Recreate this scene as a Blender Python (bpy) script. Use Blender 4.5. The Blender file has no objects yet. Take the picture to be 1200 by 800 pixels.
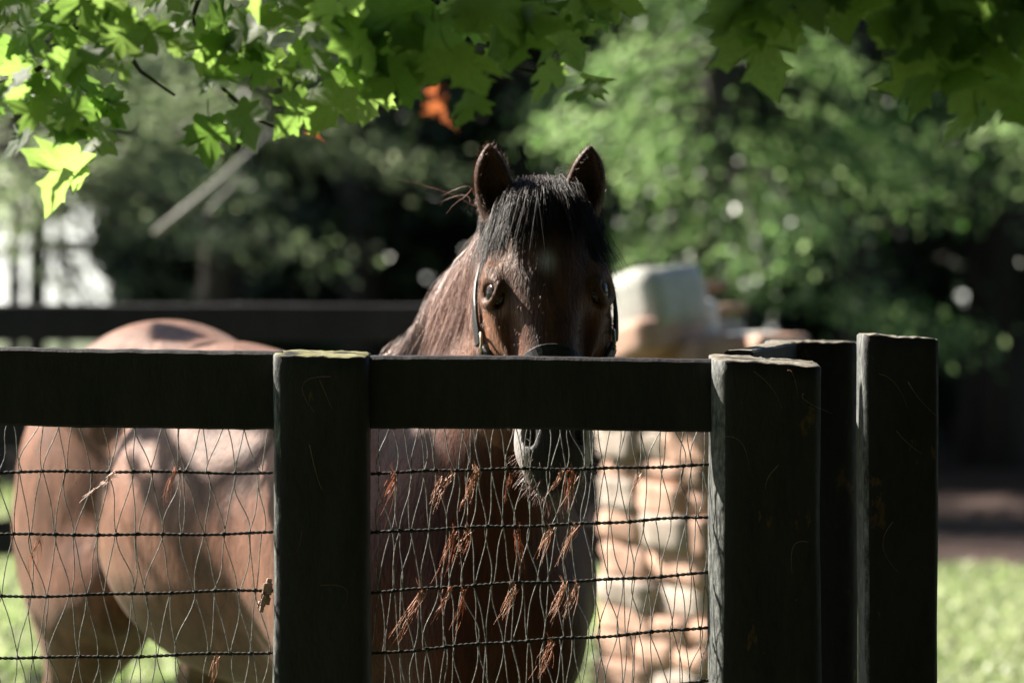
import bpy, math, random
import numpy as np
from mathutils import Vector, Matrix

R = math.radians
rng = np.random.default_rng(7)
random.seed(7)
scene = bpy.context.scene
col = scene.collection

# ------------------------------------------------------------------ camera, sky, sun, exposure
CAM_Z = 1.6
FPX = 3333.33           # focal length in photograph pixels (1200 wide)
cam_d = bpy.data.cameras.new("camera")
cam = bpy.data.objects.new("camera", cam_d)
col.objects.link(cam)
cam.location = (0, 0, CAM_Z)
cam.rotation_euler = (R(90), 0, 0)
cam_d.lens = 100
cam_d.sensor_width = 36
cam_d.shift_y = -100 / 1200
cam_d.clip_start = 0.05
cam_d.clip_end = 2000
cam_d.dof.use_dof = True
cam_d.dof.focus_distance = 4.78
cam_d.dof.aperture_fstop = 2.6
scene.camera = cam

SUN = Vector((-0.68, 0.40, 0.62)).normalized()      # towards the sun
el = math.asin(SUN.z)
az = math.atan2(SUN.x, SUN.y)
world = bpy.data.worlds.new("World")
scene.world = world
world.use_nodes = True
wn = world.node_tree
sky = wn.nodes.new("ShaderNodeTexSky")
sky.sky_type = 'NISHITA'
sky.sun_disc = False
sky.sun_elevation = el
sky.sun_rotation = az
wn.links.new(sky.outputs[0], wn.nodes["Background"].inputs[0])
wn.nodes["Background"].inputs[1].default_value = 0.05
sun_d = bpy.data.lights.new("sun", 'SUN')
sun_d.energy = 5.0
sun_d.angle = R(0.5)
sun_d.color = (1.0, 0.93, 0.82)
sun = bpy.data.objects.new("sun", sun_d)
col.objects.link(sun)
sun.rotation_euler = SUN.to_track_quat('Z', 'Y').to_euler()
scene.view_settings.view_transform = 'Standard'
scene.view_settings.look = 'None'
scene.view_settings.exposure = 1.95
scene.view_settings.gamma = 1
scene.cycles.max_bounces = 6
scene.cycles.transparent_max_bounces = 8


def at(px, py, d):
    """Point of the place at distance d whose picture falls at photograph pixel px, py."""
    return Vector(((px - 600) / FPX * d, d, CAM_Z - (py - 300) / FPX * d))


# ------------------------------------------------------------------ materials
def new_mat(name):
    m = bpy.data.materials.new(name)
    m.use_nodes = True
    return m, m.node_tree, m.node_tree.nodes["Principled BSDF"]


def noise(nt, scale, detail=4, rough=0.55, coord='Object', stretch=None):
    tc = nt.nodes.new("ShaderNodeTexCoord")
    n = nt.nodes.new("ShaderNodeTexNoise")
    n.inputs['Scale'].default_value = scale
    n.inputs['Detail'].default_value = detail
    n.inputs['Roughness'].default_value = rough
    if stretch:
        mp = nt.nodes.new("ShaderNodeMapping")
        mp.inputs['Scale'].default_value = stretch
        nt.links.new(tc.outputs[coord], mp.inputs[0])
        nt.links.new(mp.outputs[0], n.inputs['Vector'])
    else:
        nt.links.new(tc.outputs[coord], n.inputs['Vector'])
    return n


def ramp(nt, src, stops):
    r = nt.nodes.new("ShaderNodeValToRGB")
    e = r.color_ramp.elements
    while len(e) < len(stops):
        e.new(0.5)
    for i, (p, c) in enumerate(stops):
        e[i].position = p
        e[i].color = (*c, 1) if len(c) == 3 else c
    nt.links.new(src, r.inputs[0])
    return r


def mix(nt, fac, a, b):
    m = nt.nodes.new("ShaderNodeMix")
    m.data_type = 'RGBA'
    for v, s in ((fac, 0), (a, 6), (b, 7)):
        if hasattr(v, 'is_output') or isinstance(v, bpy.types.NodeSocket):
            nt.links.new(v, m.inputs[s])
        else:
            m.inputs[s].default_value = v if s == 0 else (*v, 1)
    return m.outputs[2]


def bump(nt, bsdf, h, strength, dist):
    b = nt.nodes.new("ShaderNodeBump")
    b.inputs['Strength'].default_value = strength
    b.inputs['Distance'].default_value = dist
    nt.links.new(h, b.inputs['Height'])
    nt.links.new(b.outputs[0], bsdf.inputs['Normal'])


def paint_mat(name, top_moss, chips=0.70, mossy=True):
    m, nt, b = new_mat(name)
    n1 = noise(nt, 14, 6, 0.65, stretch=(1, 1, 0.25))
    n2 = noise(nt, 90, 5, 0.7, stretch=(1, 1, 0.35))
    n3 = noise(nt, 22, 7, 0.7, stretch=(1, 1, 0.45))
    base = ramp(nt, n1.outputs[0], [(0.3, (0.0125, 0.0108, 0.0125)), (0.7, (0.028, 0.0245, 0.027))])
    chip = ramp(nt, n3.outputs[0], [(chips, (0, 0, 0)), (chips + 0.03, (1, 1, 1))])
    wood = ramp(nt, n2.outputs[0], [(0.3, (0.05, 0.026, 0.013)), (0.7, (0.11, 0.062, 0.032))])
    c = mix(nt, chip.outputs[0], base.outputs[0], wood.outputs[0])
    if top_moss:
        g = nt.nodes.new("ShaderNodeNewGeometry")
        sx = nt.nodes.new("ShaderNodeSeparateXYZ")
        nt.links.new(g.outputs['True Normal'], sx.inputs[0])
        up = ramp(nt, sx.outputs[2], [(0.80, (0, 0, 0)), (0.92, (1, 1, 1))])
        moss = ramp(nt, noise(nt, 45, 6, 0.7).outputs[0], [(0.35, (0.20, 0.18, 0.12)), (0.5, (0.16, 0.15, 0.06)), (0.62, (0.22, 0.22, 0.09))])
        if not mossy:
            moss = ramp(nt, noise(nt, 60, 7, 0.75).outputs[0], [(0.33, (0.07, 0.06, 0.045)), (0.5, (0.16, 0.14, 0.11)), (0.65, (0.26, 0.24, 0.19))])
        # bare weathered grey wood where the paint has gone from the left flank of the posts
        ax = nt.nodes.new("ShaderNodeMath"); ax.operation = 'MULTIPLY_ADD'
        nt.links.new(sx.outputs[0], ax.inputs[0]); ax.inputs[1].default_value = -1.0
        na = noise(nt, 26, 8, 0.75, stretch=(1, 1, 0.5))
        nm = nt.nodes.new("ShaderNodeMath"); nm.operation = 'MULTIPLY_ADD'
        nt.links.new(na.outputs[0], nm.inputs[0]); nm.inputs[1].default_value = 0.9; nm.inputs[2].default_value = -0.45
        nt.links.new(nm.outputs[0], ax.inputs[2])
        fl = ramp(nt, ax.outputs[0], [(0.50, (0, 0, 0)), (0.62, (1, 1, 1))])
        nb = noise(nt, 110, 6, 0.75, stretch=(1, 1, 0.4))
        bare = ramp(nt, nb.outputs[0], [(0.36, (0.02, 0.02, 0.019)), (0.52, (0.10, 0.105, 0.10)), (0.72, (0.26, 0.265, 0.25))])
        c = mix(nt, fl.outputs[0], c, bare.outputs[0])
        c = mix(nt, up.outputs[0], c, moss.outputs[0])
    nt.links.new(c, b.inputs['Base Color'])
    rr = ramp(nt, n2.outputs[0], [(0.3, (0.55,) * 3), (0.7, (0.8,) * 3)])
    nt.links.new(rr.outputs[0], b.inputs['Roughness'])
    b.inputs['Specular IOR Level'].default_value = 0.25
    bump(nt, b, n2.outputs[0], 0.55, 0.004)
    return m


M = {}
M['paint'] = paint_mat('black_fence_paint', False, 0.74)
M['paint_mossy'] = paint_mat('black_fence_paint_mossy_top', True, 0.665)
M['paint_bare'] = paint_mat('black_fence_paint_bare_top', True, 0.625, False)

m, nt, b = new_mat('wire_steel')
nn = noise(nt, 160, 3)
nt.links.new(ramp(nt, nn.outputs[0], [(0.35, (0.10, 0.098, 0.09)), (0.65, (0.30, 0.295, 0.28))]).outputs[0], b.inputs['Base Color'])
b.inputs['Metallic'].default_value = 0.5
b.inputs['Roughness'].default_value = 0.45
M['wire'] = m
m, nt, b = new_mat('cable_black')
nn = noise(nt, 120, 3)
nt.links.new(ramp(nt, nn.outputs[0], [(0.35, (0.012, 0.012, 0.011)), (0.65, (0.028, 0.025, 0.021))]).outputs[0], b.inputs['Base Color'])
b.inputs['Specular IOR Level'].default_value = 0.25
b.inputs['Roughness'].default_value = 0.75
M['cable'] = m


def hair_mat(name, c0, c1, rough=0.38, transl=0.25, spec=0.8):
    m, nt, b = new_mat(name)
    a = nt.nodes.new("ShaderNodeAttribute")
    a.attribute_name = 'tone'
    r = ramp(nt, a.outputs['Fac'], [(0.0, c0), (1.0, c1)])
    nt.links.new(r.outputs[0], b.inputs['Base Color'])
    b.inputs['Roughness'].default_value = rough
    b.inputs['Specular IOR Level'].default_value = spec
    t = nt.nodes.new("ShaderNodeBsdfTranslucent")
    nt.links.new(r.outputs[0], t.inputs[0])
    mx = nt.nodes.new("ShaderNodeMixShader")
    mx.inputs[0].default_value = transl
    nt.links.new(b.outputs[0], mx.inputs[1])
    nt.links.new(t.outputs[0], mx.inputs[2])
    nt.links.new(mx.outputs[0], nt.nodes['Material Output'].inputs[0])
    return m


M['mane'] = hair_mat('mane_hair', (0.15, 0.06, 0.042), (0.80, 0.62, 0.56), 0.36, 0.35, 0.6)  # pale end of the tone stands in for sun gloss on the mane
M['forelock'] = hair_mat('forelock_hair', (0.008, 0.005, 0.004), (0.026, 0.013, 0.009), 0.46, 0.1, 0.3)
M['tail'] = hair_mat('tail_hair', (0.012, 0.009, 0.008), (0.03, 0.02, 0.015))
M['tuft'] = hair_mat('snagged_hair', (0.44, 0.16, 0.08), (0.80, 0.58, 0.46), 0.42, 0.5)
M['coat_hair'] = hair_mat('coat_hair', (0.12, 0.042, 0.018), (0.30, 0.13, 0.07), 0.5, 0.4)
M['whisker'] = hair_mat('whisker_hair', (0.22, 0.10, 0.08), (0.5, 0.32, 0.28), 0.4, 0.4)

# horse coat: colours come from the painted 'coat' attribute, hair grain from stretched noise
m, nt, b = new_mat('bay_coat')
a = nt.nodes.new("ShaderNodeAttribute")
a.attribute_name = 'coat'
g1 = noise(nt, 55, 6, 0.65, stretch=(1, 0.5, 0.22))
g2 = noise(nt, 9, 3, 0.5)
v1 = ramp(nt, g1.outputs[0], [(0.3, (0.5,) * 3), (0.7, (1.35,) * 3)])
v2 = ramp(nt, g2.outputs[0], [(0.32, (0.66, 0.62, 0.58)), (0.68, (1.15,) * 3)])
mm = nt.nodes.new("ShaderNodeVectorMath"); mm.operation = 'MULTIPLY'
nt.links.new(a.outputs['Color'], mm.inputs[0]); nt.links.new(v1.outputs[0], mm.inputs[1])
m2 = nt.nodes.new("ShaderNodeVectorMath"); m2.operation = 'MULTIPLY'
nt.links.new(mm.outputs[0], m2.inputs[0]); nt.links.new(v2.outputs[0], m2.inputs[1])
nt.links.new(m2.outputs[0], b.inputs['Base Color'])
b.inputs['Roughness'].default_value = 0.5
b.inputs['Specular IOR Level'].default_value = 0.2
b.inputs['Sheen Weight'].default_value = 0.14
b.inputs['Sheen Roughness'].default_value = 0.35
b.inputs['Sheen Tint'].default_value = (1, 0.86, 0.8, 1)
g3 = noise(nt, 240, 4, 0.6, stretch=(1, 0.6, 0.2))
g4 = noise(nt, 16, 4, 0.6, stretch=(1, 0.8, 0.45))
ad = nt.nodes.new("ShaderNodeMath"); ad.operation = 'MULTIPLY_ADD'
nt.links.new(g4.outputs[0], ad.inputs[0]); ad.inputs[1].default_value = 2.2
nt.links.new(g3.outputs[0], ad.inputs[2])
bump(nt, b, ad.outputs[0], 0.55, 0.006)
M['coat'] = m

m, nt, b = new_mat('horse_eye')
tc = nt.nodes.new("ShaderNodeTexCoord")
nn = noise(nt, 30, 2)
nt.links.new(ramp(nt, nn.outputs[0], [(0.45, (0.006, 0.004, 0.003)), (0.68, (0.06, 0.026, 0.008))]).outputs[0], b.inputs['Base Color'])
b.inputs['Roughness'].default_value = 0.08
M['eye'] = m
m, nt, b = new_mat('halter_leather')
nn = noise(nt, 180, 4)
nt.links.new(ramp(nt, nn.outputs[0], [(0.35, (0.010, 0.010, 0.011)), (0.7, (0.03, 0.03, 0.032))]).outputs[0], b.inputs['Base Color'])
b.inputs['Roughness'].default_value = 0.5
b.inputs['Specular IOR Level'].default_value = 0.3
bump(nt, b, nn.outputs[0], 0.3, 0.001)
M['leather'] = m
m, nt, b = new_mat('halter_brass')
nn = noise(nt, 90, 3)
nt.links.new(ramp(nt, nn.outputs[0], [(0.3, (0.42, 0.36, 0.24)), (0.7, (0.7, 0.62, 0.46))]).outputs[0], b.inputs['Base Color'])
b.inputs['Metallic'].default_value = 1
b.inputs['Roughness'].default_value = 0.3
M['brass'] = m


def leaf_mat(name, c0, c1, transl, tcol0, tcol1, rough=0.55, per_object=True, spec=0.3):
    m, nt, b = new_mat(name)
    if per_object:
        oi = nt.nodes.new("ShaderNodeObjectInfo")
        src = oi.outputs['Random']
    else:
        at_ = nt.nodes.new("ShaderNodeAttribute")
        at_.attribute_name = 'tone'
        src = at_.outputs['Fac']
    nt.links.new(ramp(nt, src, [(0, c0), (1, c1)]).outputs[0], b.inputs['Base Color'])
    b.inputs['Roughness'].default_value = rough
    b.inputs['Specular IOR Level'].default_value = spec
    t = nt.nodes.new("ShaderNodeBsdfTranslucent")
    tc_ = ramp(nt, src, [(0, tcol0), (1, tcol1)])
    if per_object:
        v = noise(nt, 30, 4)
        f = ramp(nt, v.outputs[0], [(0.3, (0.75,) * 3), (0.7, (1.15,) * 3)])
        q = nt.nodes.new("ShaderNodeVectorMath"); q.operation = 'MULTIPLY'
        nt.links.new(tc_.outputs[0], q.inputs[0]); nt.links.new(f.outputs[0], q.inputs[1])
        nt.links.new(q.outputs[0], t.inputs[0])
    else:
        nt.links.new(tc_.outputs[0], t.inputs[0])
    mx = nt.nodes.new("ShaderNodeMixShader")
    mx.inputs[0].default_value = transl
    nt.links.new(b.outputs[0], mx.inputs[1])
    nt.links.new(t.outputs[0], mx.inputs[2])
    nt.links.new(mx.outputs[0], nt.nodes['Material Output'].inputs[0])
    return m


M['maple'] = leaf_mat('maple_leaf', (0.026, 0.046, 0.016), (0.060, 0.082, 0.028), 0.62, (0.20, 0.38, 0.06), (0.38, 0.57, 0.13))
M['dead_leaf'] = leaf_mat('dead_maple_leaf', (0.20, 0.055, 0.015), (0.26, 0.08, 0.02), 0.5, (0.36, 0.10, 0.035), (0.40, 0.12, 0.04))
M['shade_canopy'] = leaf_mat('shade_canopy_leaf', (0.03, 0.06, 0.012), (0.06, 0.09, 0.02), 0.15, (0.15, 0.32, 0.02), (0.3, 0.45, 0.04), per_object=False)
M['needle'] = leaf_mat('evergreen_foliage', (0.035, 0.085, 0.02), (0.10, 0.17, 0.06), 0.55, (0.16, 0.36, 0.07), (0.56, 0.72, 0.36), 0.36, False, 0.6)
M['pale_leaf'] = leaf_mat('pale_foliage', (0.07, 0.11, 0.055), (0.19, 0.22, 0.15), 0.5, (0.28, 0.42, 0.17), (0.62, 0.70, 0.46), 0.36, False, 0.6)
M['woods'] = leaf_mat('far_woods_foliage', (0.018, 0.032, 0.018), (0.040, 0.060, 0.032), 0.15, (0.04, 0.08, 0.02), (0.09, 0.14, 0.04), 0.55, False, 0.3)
M['grass'] = leaf_mat('grass_blades', (0.13, 0.19, 0.06), (0.42, 0.42, 0.28), 0.45, (0.24, 0.38, 0.09), (0.56, 0.60, 0.36), 0.45, False, 0.5)

m, nt, b = new_mat('bark')
n1 = noise(nt, 12, 6, 0.7, stretch=(1, 1, 0.2))
nt.links.new(ramp(nt, n1.outputs[0], [(0.3, (0.014, 0.011, 0.009)), (0.7, (0.048, 0.038, 0.03))]).outputs[0], b.inputs['Base Color'])
b.inputs['Roughness'].default_value = 0.85
bump(nt, b, n1.outputs[0], 0.8, 0.03)
M['bark'] = m
m, nt, b = new_mat('pale_bare_wood')
n1 = noise(nt, 20, 5, 0.6)
nt.links.new(ramp(nt, n1.outputs[0], [(0.3, (0.26, 0.24, 0.21)), (0.7, (0.42, 0.39, 0.34))]).outputs[0], b.inputs['Base Color'])
b.inputs['Roughness'].default_value = 0.7
M['barewood'] = m

m, nt, b = new_mat('meadow')
n1 = noise(nt, 1.3, 6, 0.6); n2 = noise(nt, 16, 6, 0.7)
c1 = ramp(nt, n2.outputs[0], [(0.3, (0.030, 0.055, 0.014)), (0.55, (0.06, 0.09, 0.025)), (0.75, (0.10, 0.09, 0.05))])
c2 = ramp(nt, n2.outputs[0], [(0.3, (0.05, 0.07, 0.025)), (0.7, (0.10, 0.085, 0.05))])
f = ramp(nt, n1.outputs[0], [(0.45, (0, 0, 0)), (0.65, (1, 1, 1))])
nt.links.new(mix(nt, f.outputs[0], c1.outputs[0], c2.outputs[0]), b.inputs['Base Color'])
b.inputs['Roughness'].default_value = 0.9
bump(nt, b, n2.outputs[0], 0.8, 0.05)
M['meadow'] = m
m, nt, b = new_mat('leaf_mulch')
n1 = noise(nt, 7, 7, 0.7)
nt.links.new(ramp(nt, n1.outputs[0], [(0.3, (0.020, 0.009, 0.006)), (0.7, (0.060, 0.025, 0.016))]).outputs[0], b.inputs['Base Color'])
b.inputs['Roughness'].default_value = 0.95
bump(nt, b, n1.outputs[0], 0.8, 0.06)
M['mulch'] = m


def stone_mat(name, c0, c1):
    m, nt, b = new_mat(name)
    n1 = noise(nt, 18, 7, 0.7)
    oi = nt.nodes.new("ShaderNodeObjectInfo")
    f = ramp(nt, oi.outputs['Random'], [(0, (0.8,) * 3), (1, (1.15,) * 3)])
    c = ramp(nt, n1.outputs[0], [(0.3, c0), (0.7, c1)])
    q = nt.nodes.new("ShaderNodeVectorMath"); q.operation = 'MULTIPLY'
    nt.links.new(c.outputs[0], q.inputs[0]); nt.links.new(f.outputs[0], q.inputs[1])
    nt.links.new(q.outputs[0], b.inputs['Base Color'])
    b.inputs['Roughness'].default_value = 0.85
    bump(nt, b, n1.outputs[0], 0.6, 0.02)
    return m


M['stone_white'] = stone_mat('pale_limestone', (0.40, 0.40, 0.36), (0.58, 0.57, 0.52))
M['stone_pink'] = stone_mat('pink_fieldstone', (0.38, 0.22, 0.15), (0.52, 0.33, 0.25))
M['stone_grey'] = stone_mat('grey_fieldstone', (0.28, 0.22, 0.18), (0.44, 0.37, 0.31))
M['stone_brown'] = stone_mat('brown_fieldstone', (0.22, 0.14, 0.10), (0.36, 0.24, 0.17))


# ------------------------------------------------------------------ mesh helpers
def mesh_np(name, V, F, tone=None, smooth=False):
    """V (n,3), F (m,k) with one k."""
    V = np.asarray(V, np.float32); F = np.asarray(F, np.int32)
    me = bpy.data.meshes.new(name)
    me.vertices.add(len(V)); me.vertices.foreach_set('co', V.ravel())
    k = F.shape[1]
    me.loops.add(F.size); me.loops.foreach_set('vertex_index', F.ravel())
    me.polygons.add(len(F))
    me.polygons.foreach_set('loop_start', np.arange(0, F.size, k, dtype=np.int32))
    if smooth:
        me.polygons.foreach_set('use_smooth', np.ones(len(F), bool))
    if tone is not None:
        t = me.attributes.new('tone', 'FLOAT', 'POINT')
        t.data.foreach_set('value', np.asarray(tone, np.float32))
    me.update(calc_edges=True)
    me.validate()
    return me


def link(name, me, mat, parent=None, kind=None, label=None, cat=None, group=None):
    o = bpy.data.objects.new(name, me)
    if me is not None and mat is not None and len(me.materials) == 0:
        me.materials.append(mat)
    col.objects.link(o)
    if parent is not None:
        o.parent = parent
    tag(o, label, cat, group, kind)
    return o


def tag(o, label=None, cat=None, group=None, kind=None):
    if label: o['label'] = label
    if cat: o['category'] = cat
    if group: o['group'] = group
    if kind: o['kind'] = kind
    return o


def thing(name, label, cat, loc=(0, 0, 0), group=None):
    o = bpy.data.objects.new(name, None)
    o.empty_display_size = 0.1
    o.location = loc
    col.objects.link(o)
    return tag(o, label, cat, group)


class MB:
    """Collects quads (triangles are padded) into one mesh."""
    def __init__(self):
        self.v = []; self.f = []; self.n = 0; self.t = []

    def add(self, V, F, tone=0.5):
        V = np.asarray(V, float); F = np.asarray(F, int)
        self.v.append(V); self.f.append(F + self.n); self.n += len(V)
        self.t.append(np.full(len(V), tone))

    def tube(self, pts, rad, sides=6, cap=True, tone=0.5):
        P = np.asarray([tuple(p) for p in pts], float)
        n = len(P)
        rad = np.broadcast_to(np.asarray(rad, float), (n,))
        T = np.gradient(P, axis=0); T /= np.linalg.norm(T, axis=1)[:, None] + 1e-12
        ref = np.array([0, 0, 1.0]) if abs(T[:, 2]).mean() < 0.8 else np.array([1.0, 0, 0])
        A = np.cross(T, ref); A /= np.linalg.norm(A, axis=1)[:, None] + 1e-12
        B = np.cross(T, A)
        an = np.arange(sides) / sides * 2 * math.pi
        V = P[:, None, :] + rad[:, None, None] * (np.cos(an)[None, :, None] * A[:, None, :] + np.sin(an)[None, :, None] * B[:, None, :])
        V = V.reshape(-1, 3)
        F = []
        for i in range(n - 1):
            for j in range(sides):
                k = (j + 1) % sides
                F.append((i * sides + j, i * sides + k, (i + 1) * sides + k, (i + 1) * sides + j))
        if cap:
            c0 = len(V); V = np.vstack([V, P[0], P[-1]])
            for j in range(sides):
                k = (j + 1) % sides
                F.append((c0, k, j, c0)); F.append((c0 + 1, (n - 1) * sides + j, (n - 1) * sides + k, c0 + 1))
        self.add(V, F, tone)

    def build(self, name, mat, parent=None, smooth=True, **kw):
        V = np.vstack(self.v); F = np.vstack(self.f)
        me = bpy.data.meshes.new(name)
        faces = []
        for f in F.tolist():
            g = []
            for i in f:
                if i not in g: g.append(i)
            if len(g) >= 3: faces.append(g)
        me.from_pydata(V.tolist(), [], faces)
        if smooth:
            me.polygons.foreach_set('use_smooth', np.ones(len(me.polygons), bool))
        t = me.attributes.new('tone', 'FLOAT', 'POINT')
        t.data.foreach_set('value', np.concatenate(self.t).astype(np.float32))
        me.update()
        return link(name, me, mat, parent, **kw)


def strands(P, width, tone, seed=0):
    """P (n,s,3) strand points -> thin crossed ribbons, tapered; returns V,F,tone."""
    r = np.random.default_rng(seed)
    n, s, _ = P.shape
    T = np.gradient(P, axis=1); T /= np.linalg.norm(T, axis=2)[..., None] + 1e-12
    q = r.normal(size=(n, 1, 3)); A = np.cross(T, q); A /= np.linalg.norm(A, axis=2)[..., None] + 1e-12
    B = np.cross(T, A)
    w = np.asarray(width)
    w = np.broadcast_to(w.reshape(-1, 1), (n, 1)) * np.linspace(1, 0.25, s)[None, :]
    a3 = np.arange(3) / 3 * 2 * math.pi
    V = P[:, :, None, :] + w[:, :, None, None] * (np.cos(a3)[None, None, :, None] * A[:, :, None, :] + np.sin(a3)[None, None, :, None] * B[:, :, None, :])
    base = (np.arange(n) * s * 3)[:, None, None] + (np.arange(s - 1) * 3)[None, :, None]
    F = []
    for j in range(3):
        k = (j + 1) % 3
        z = base[..., 0]
        F.append(np.stack([z + j, z + k, z + 3 + k, z + 3 + j], -1).reshape(-1, 4))
    tt = np.repeat(np.broadcast_to(np.asarray(tone), (n,)), s * 3)
    return V.reshape(-1, 3), np.vstack(F), tt


def fbm(P, scale, seed, octaves=3):
    """Cheap smooth noise made of sines, for uneven outlines."""
    r = np.random.default_rng(seed)
    out = np.zeros(len(P)); amp = 1.0; s = scale
    for _ in range(octaves):
        for _ in range(3):
            d = r.normal(size=3); d /= np.linalg.norm(d)
            out += amp * np.sin(P @ d * s + r.uniform(0, 6.28)) / 3
        amp *= 0.55; s *= 2.1
    return out


# ------------------------------------------------------------------ ground
def sheet(name, x0, x1, y0, y1, z, mat, nx, ny, wob=0.0, edge=0.0, seed=1):
    X, Y = np.meshgrid(np.linspace(x0, x1, nx), np.linspace(y0, y1, ny))
    V = np.stack([X.ravel(), Y.ravel(), np.full(X.size, z)], 1)
    if edge:
        V[:, 1] += np.where(np.isclose(V[:, 1], y0), fbm(V * [1, 0, 0], 1.5, seed) * edge, 0)
    i = np.arange(nx * ny).reshape(ny, nx)
    F = np.stack([i[:-1, :-1], i[:-1, 1:], i[1:, 1:], i[1:, :-1]], -1).reshape(-1, 4)
    return link(name, mesh_np(name, V, F), mat, kind='structure', label=None)


g = sheet('ground', -600, 600, -300, 1200, 0.0, M['meadow'], 40, 40)
hx, hy = np.meshgrid(np.linspace(-160, 90, 30), np.linspace(44, 260, 30))  # slope added behind the woods gap, coloured near white so the gap looks bright
hz = 0.02 + 7.5 * np.clip((hy - 44) / 216, 0, 1) ** 1.3 + 0.25 * fbm(np.stack([hx.ravel(), hy.ravel(), 0 * hx.ravel()], 1), 0.05, 9).reshape(hx.shape) * (hy > 50)
ii = np.arange(900).reshape(30, 30)
m, nt, b = new_mat('bright_gap_white')
n1 = noise(nt, 2.0, 6, 0.6)
nt.links.new(ramp(nt, n1.outputs[0], [(0.3, (0.36, 0.38, 0.34)), (0.7, (0.52, 0.54, 0.52))]).outputs[0], b.inputs['Base Color'])
b.inputs['Roughness'].default_value = 0.9
link('added_hillside', mesh_np('added_hillside', np.stack([hx.ravel(), hy.ravel(), hz.ravel()], 1), np.stack([ii[:-1, :-1], ii[:-1, 1:], ii[1:, 1:], ii[1:, :-1]], -1).reshape(-1, 4), None, True), m, kind='structure')
g = sheet('forest_floor', -26, 30, 14.6, 40, 0.004, M['mulch'], 80, 30, edge=0.5)


def cards(C, size, seed, aspect=1.0, dirs=None, droop=0.0, flat=0.0):
    """Small leaf faces (a folded kite each) at centres C."""
    r = np.random.default_rng(seed)
    n = len(C)
    a = r.normal(size=(n, 3)); a[:, 2] -= droop
    if dirs is not None: a = a * 0.5 + dirs
    a /= np.linalg.norm(a, axis=1)[:, None]
    q = r.normal(size=(n, 3)); q[:, 2] += flat
    b_ = np.cross(a, q); b_ /= np.linalg.norm(b_, axis=1)[:, None] + 1e-9
    s = size * r.uniform(0.6, 1.4, n)[:, None]
    nrm = np.cross(a, b_)
    V = np.stack([C - a * s * 0.5, C + b_ * s * 0.32 * aspect + nrm * s * 0.08, C + a * s * 0.6, C - b_ * s * 0.32 * aspect + nrm * s * 0.08], 1).reshape(-1, 3)
    F = np.arange(n * 4).reshape(n, 4)
    tone = np.repeat(np.clip(r.normal(0.45, 0.25, n), 0, 1), 4)
    return V, F, tone


# grass: nobody could count it
def grass(name, boxes, seed):
    r = np.random.default_rng(seed)
    Vs = []; Fs = []; ts = []; n0 = 0
    for (x0, x1, y0, y1, n, h) in boxes:
        x = r.uniform(x0, x1, n); y = r.uniform(y0, y1, n)
        c = np.stack([x, y, np.full(n, 0.005)], 1)
        ang = r.uniform(0, 6.28, n)
        side = np.stack([np.cos(ang), np.sin(ang), np.zeros(n)], 1)
        hh = h * r.uniform(0.4, 1.3, n) * (1 + 0.5 * fbm(c, 2.2, 5))
        lean = r.normal(size=(n, 3)) * 0.5; lean[:, 2] = 1
        w = (0.006 + 0.012 * r.random(n) ** 2)[:, None]
        tip = c + lean * hh[:, None]
        mid = c + lean * hh[:, None] * np.array([0.35, 0.35, 0.6])
        V = np.stack([c - side * w * 0.6, c + side * w * 0.6, mid + side * w, tip, mid - side * w], 1).reshape(-1, 3)
        F = np.stack([np.arange(n) * 5 + k for k in range(5)], 1)
        Vs.append(V); Fs.append(F + n0); n0 += len(V)
        ts.append(np.repeat(np.clip(r.normal(0.5, 0.3, n), 0, 1), 5))
    me = mesh_np(name, np.vstack(Vs), np.vstack(Fs), np.concatenate(ts))
    return link(name, me, M['grass'], kind='stuff', label='bright sunlit grass growing in the paddock', cat='grass')


grass('grass', [(1.2, 3.6, 9.5, 14.4, 26000, 0.05), (-4.0, 1.2, 7.0, 14.4, 34000, 0.07), (-8, -2, 12, 19, 12000, 0.12)], 3)


# ------------------------------------------------------------------ near board fence with wire mesh
FD = 4.60                                   # distance of the post fronts


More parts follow.
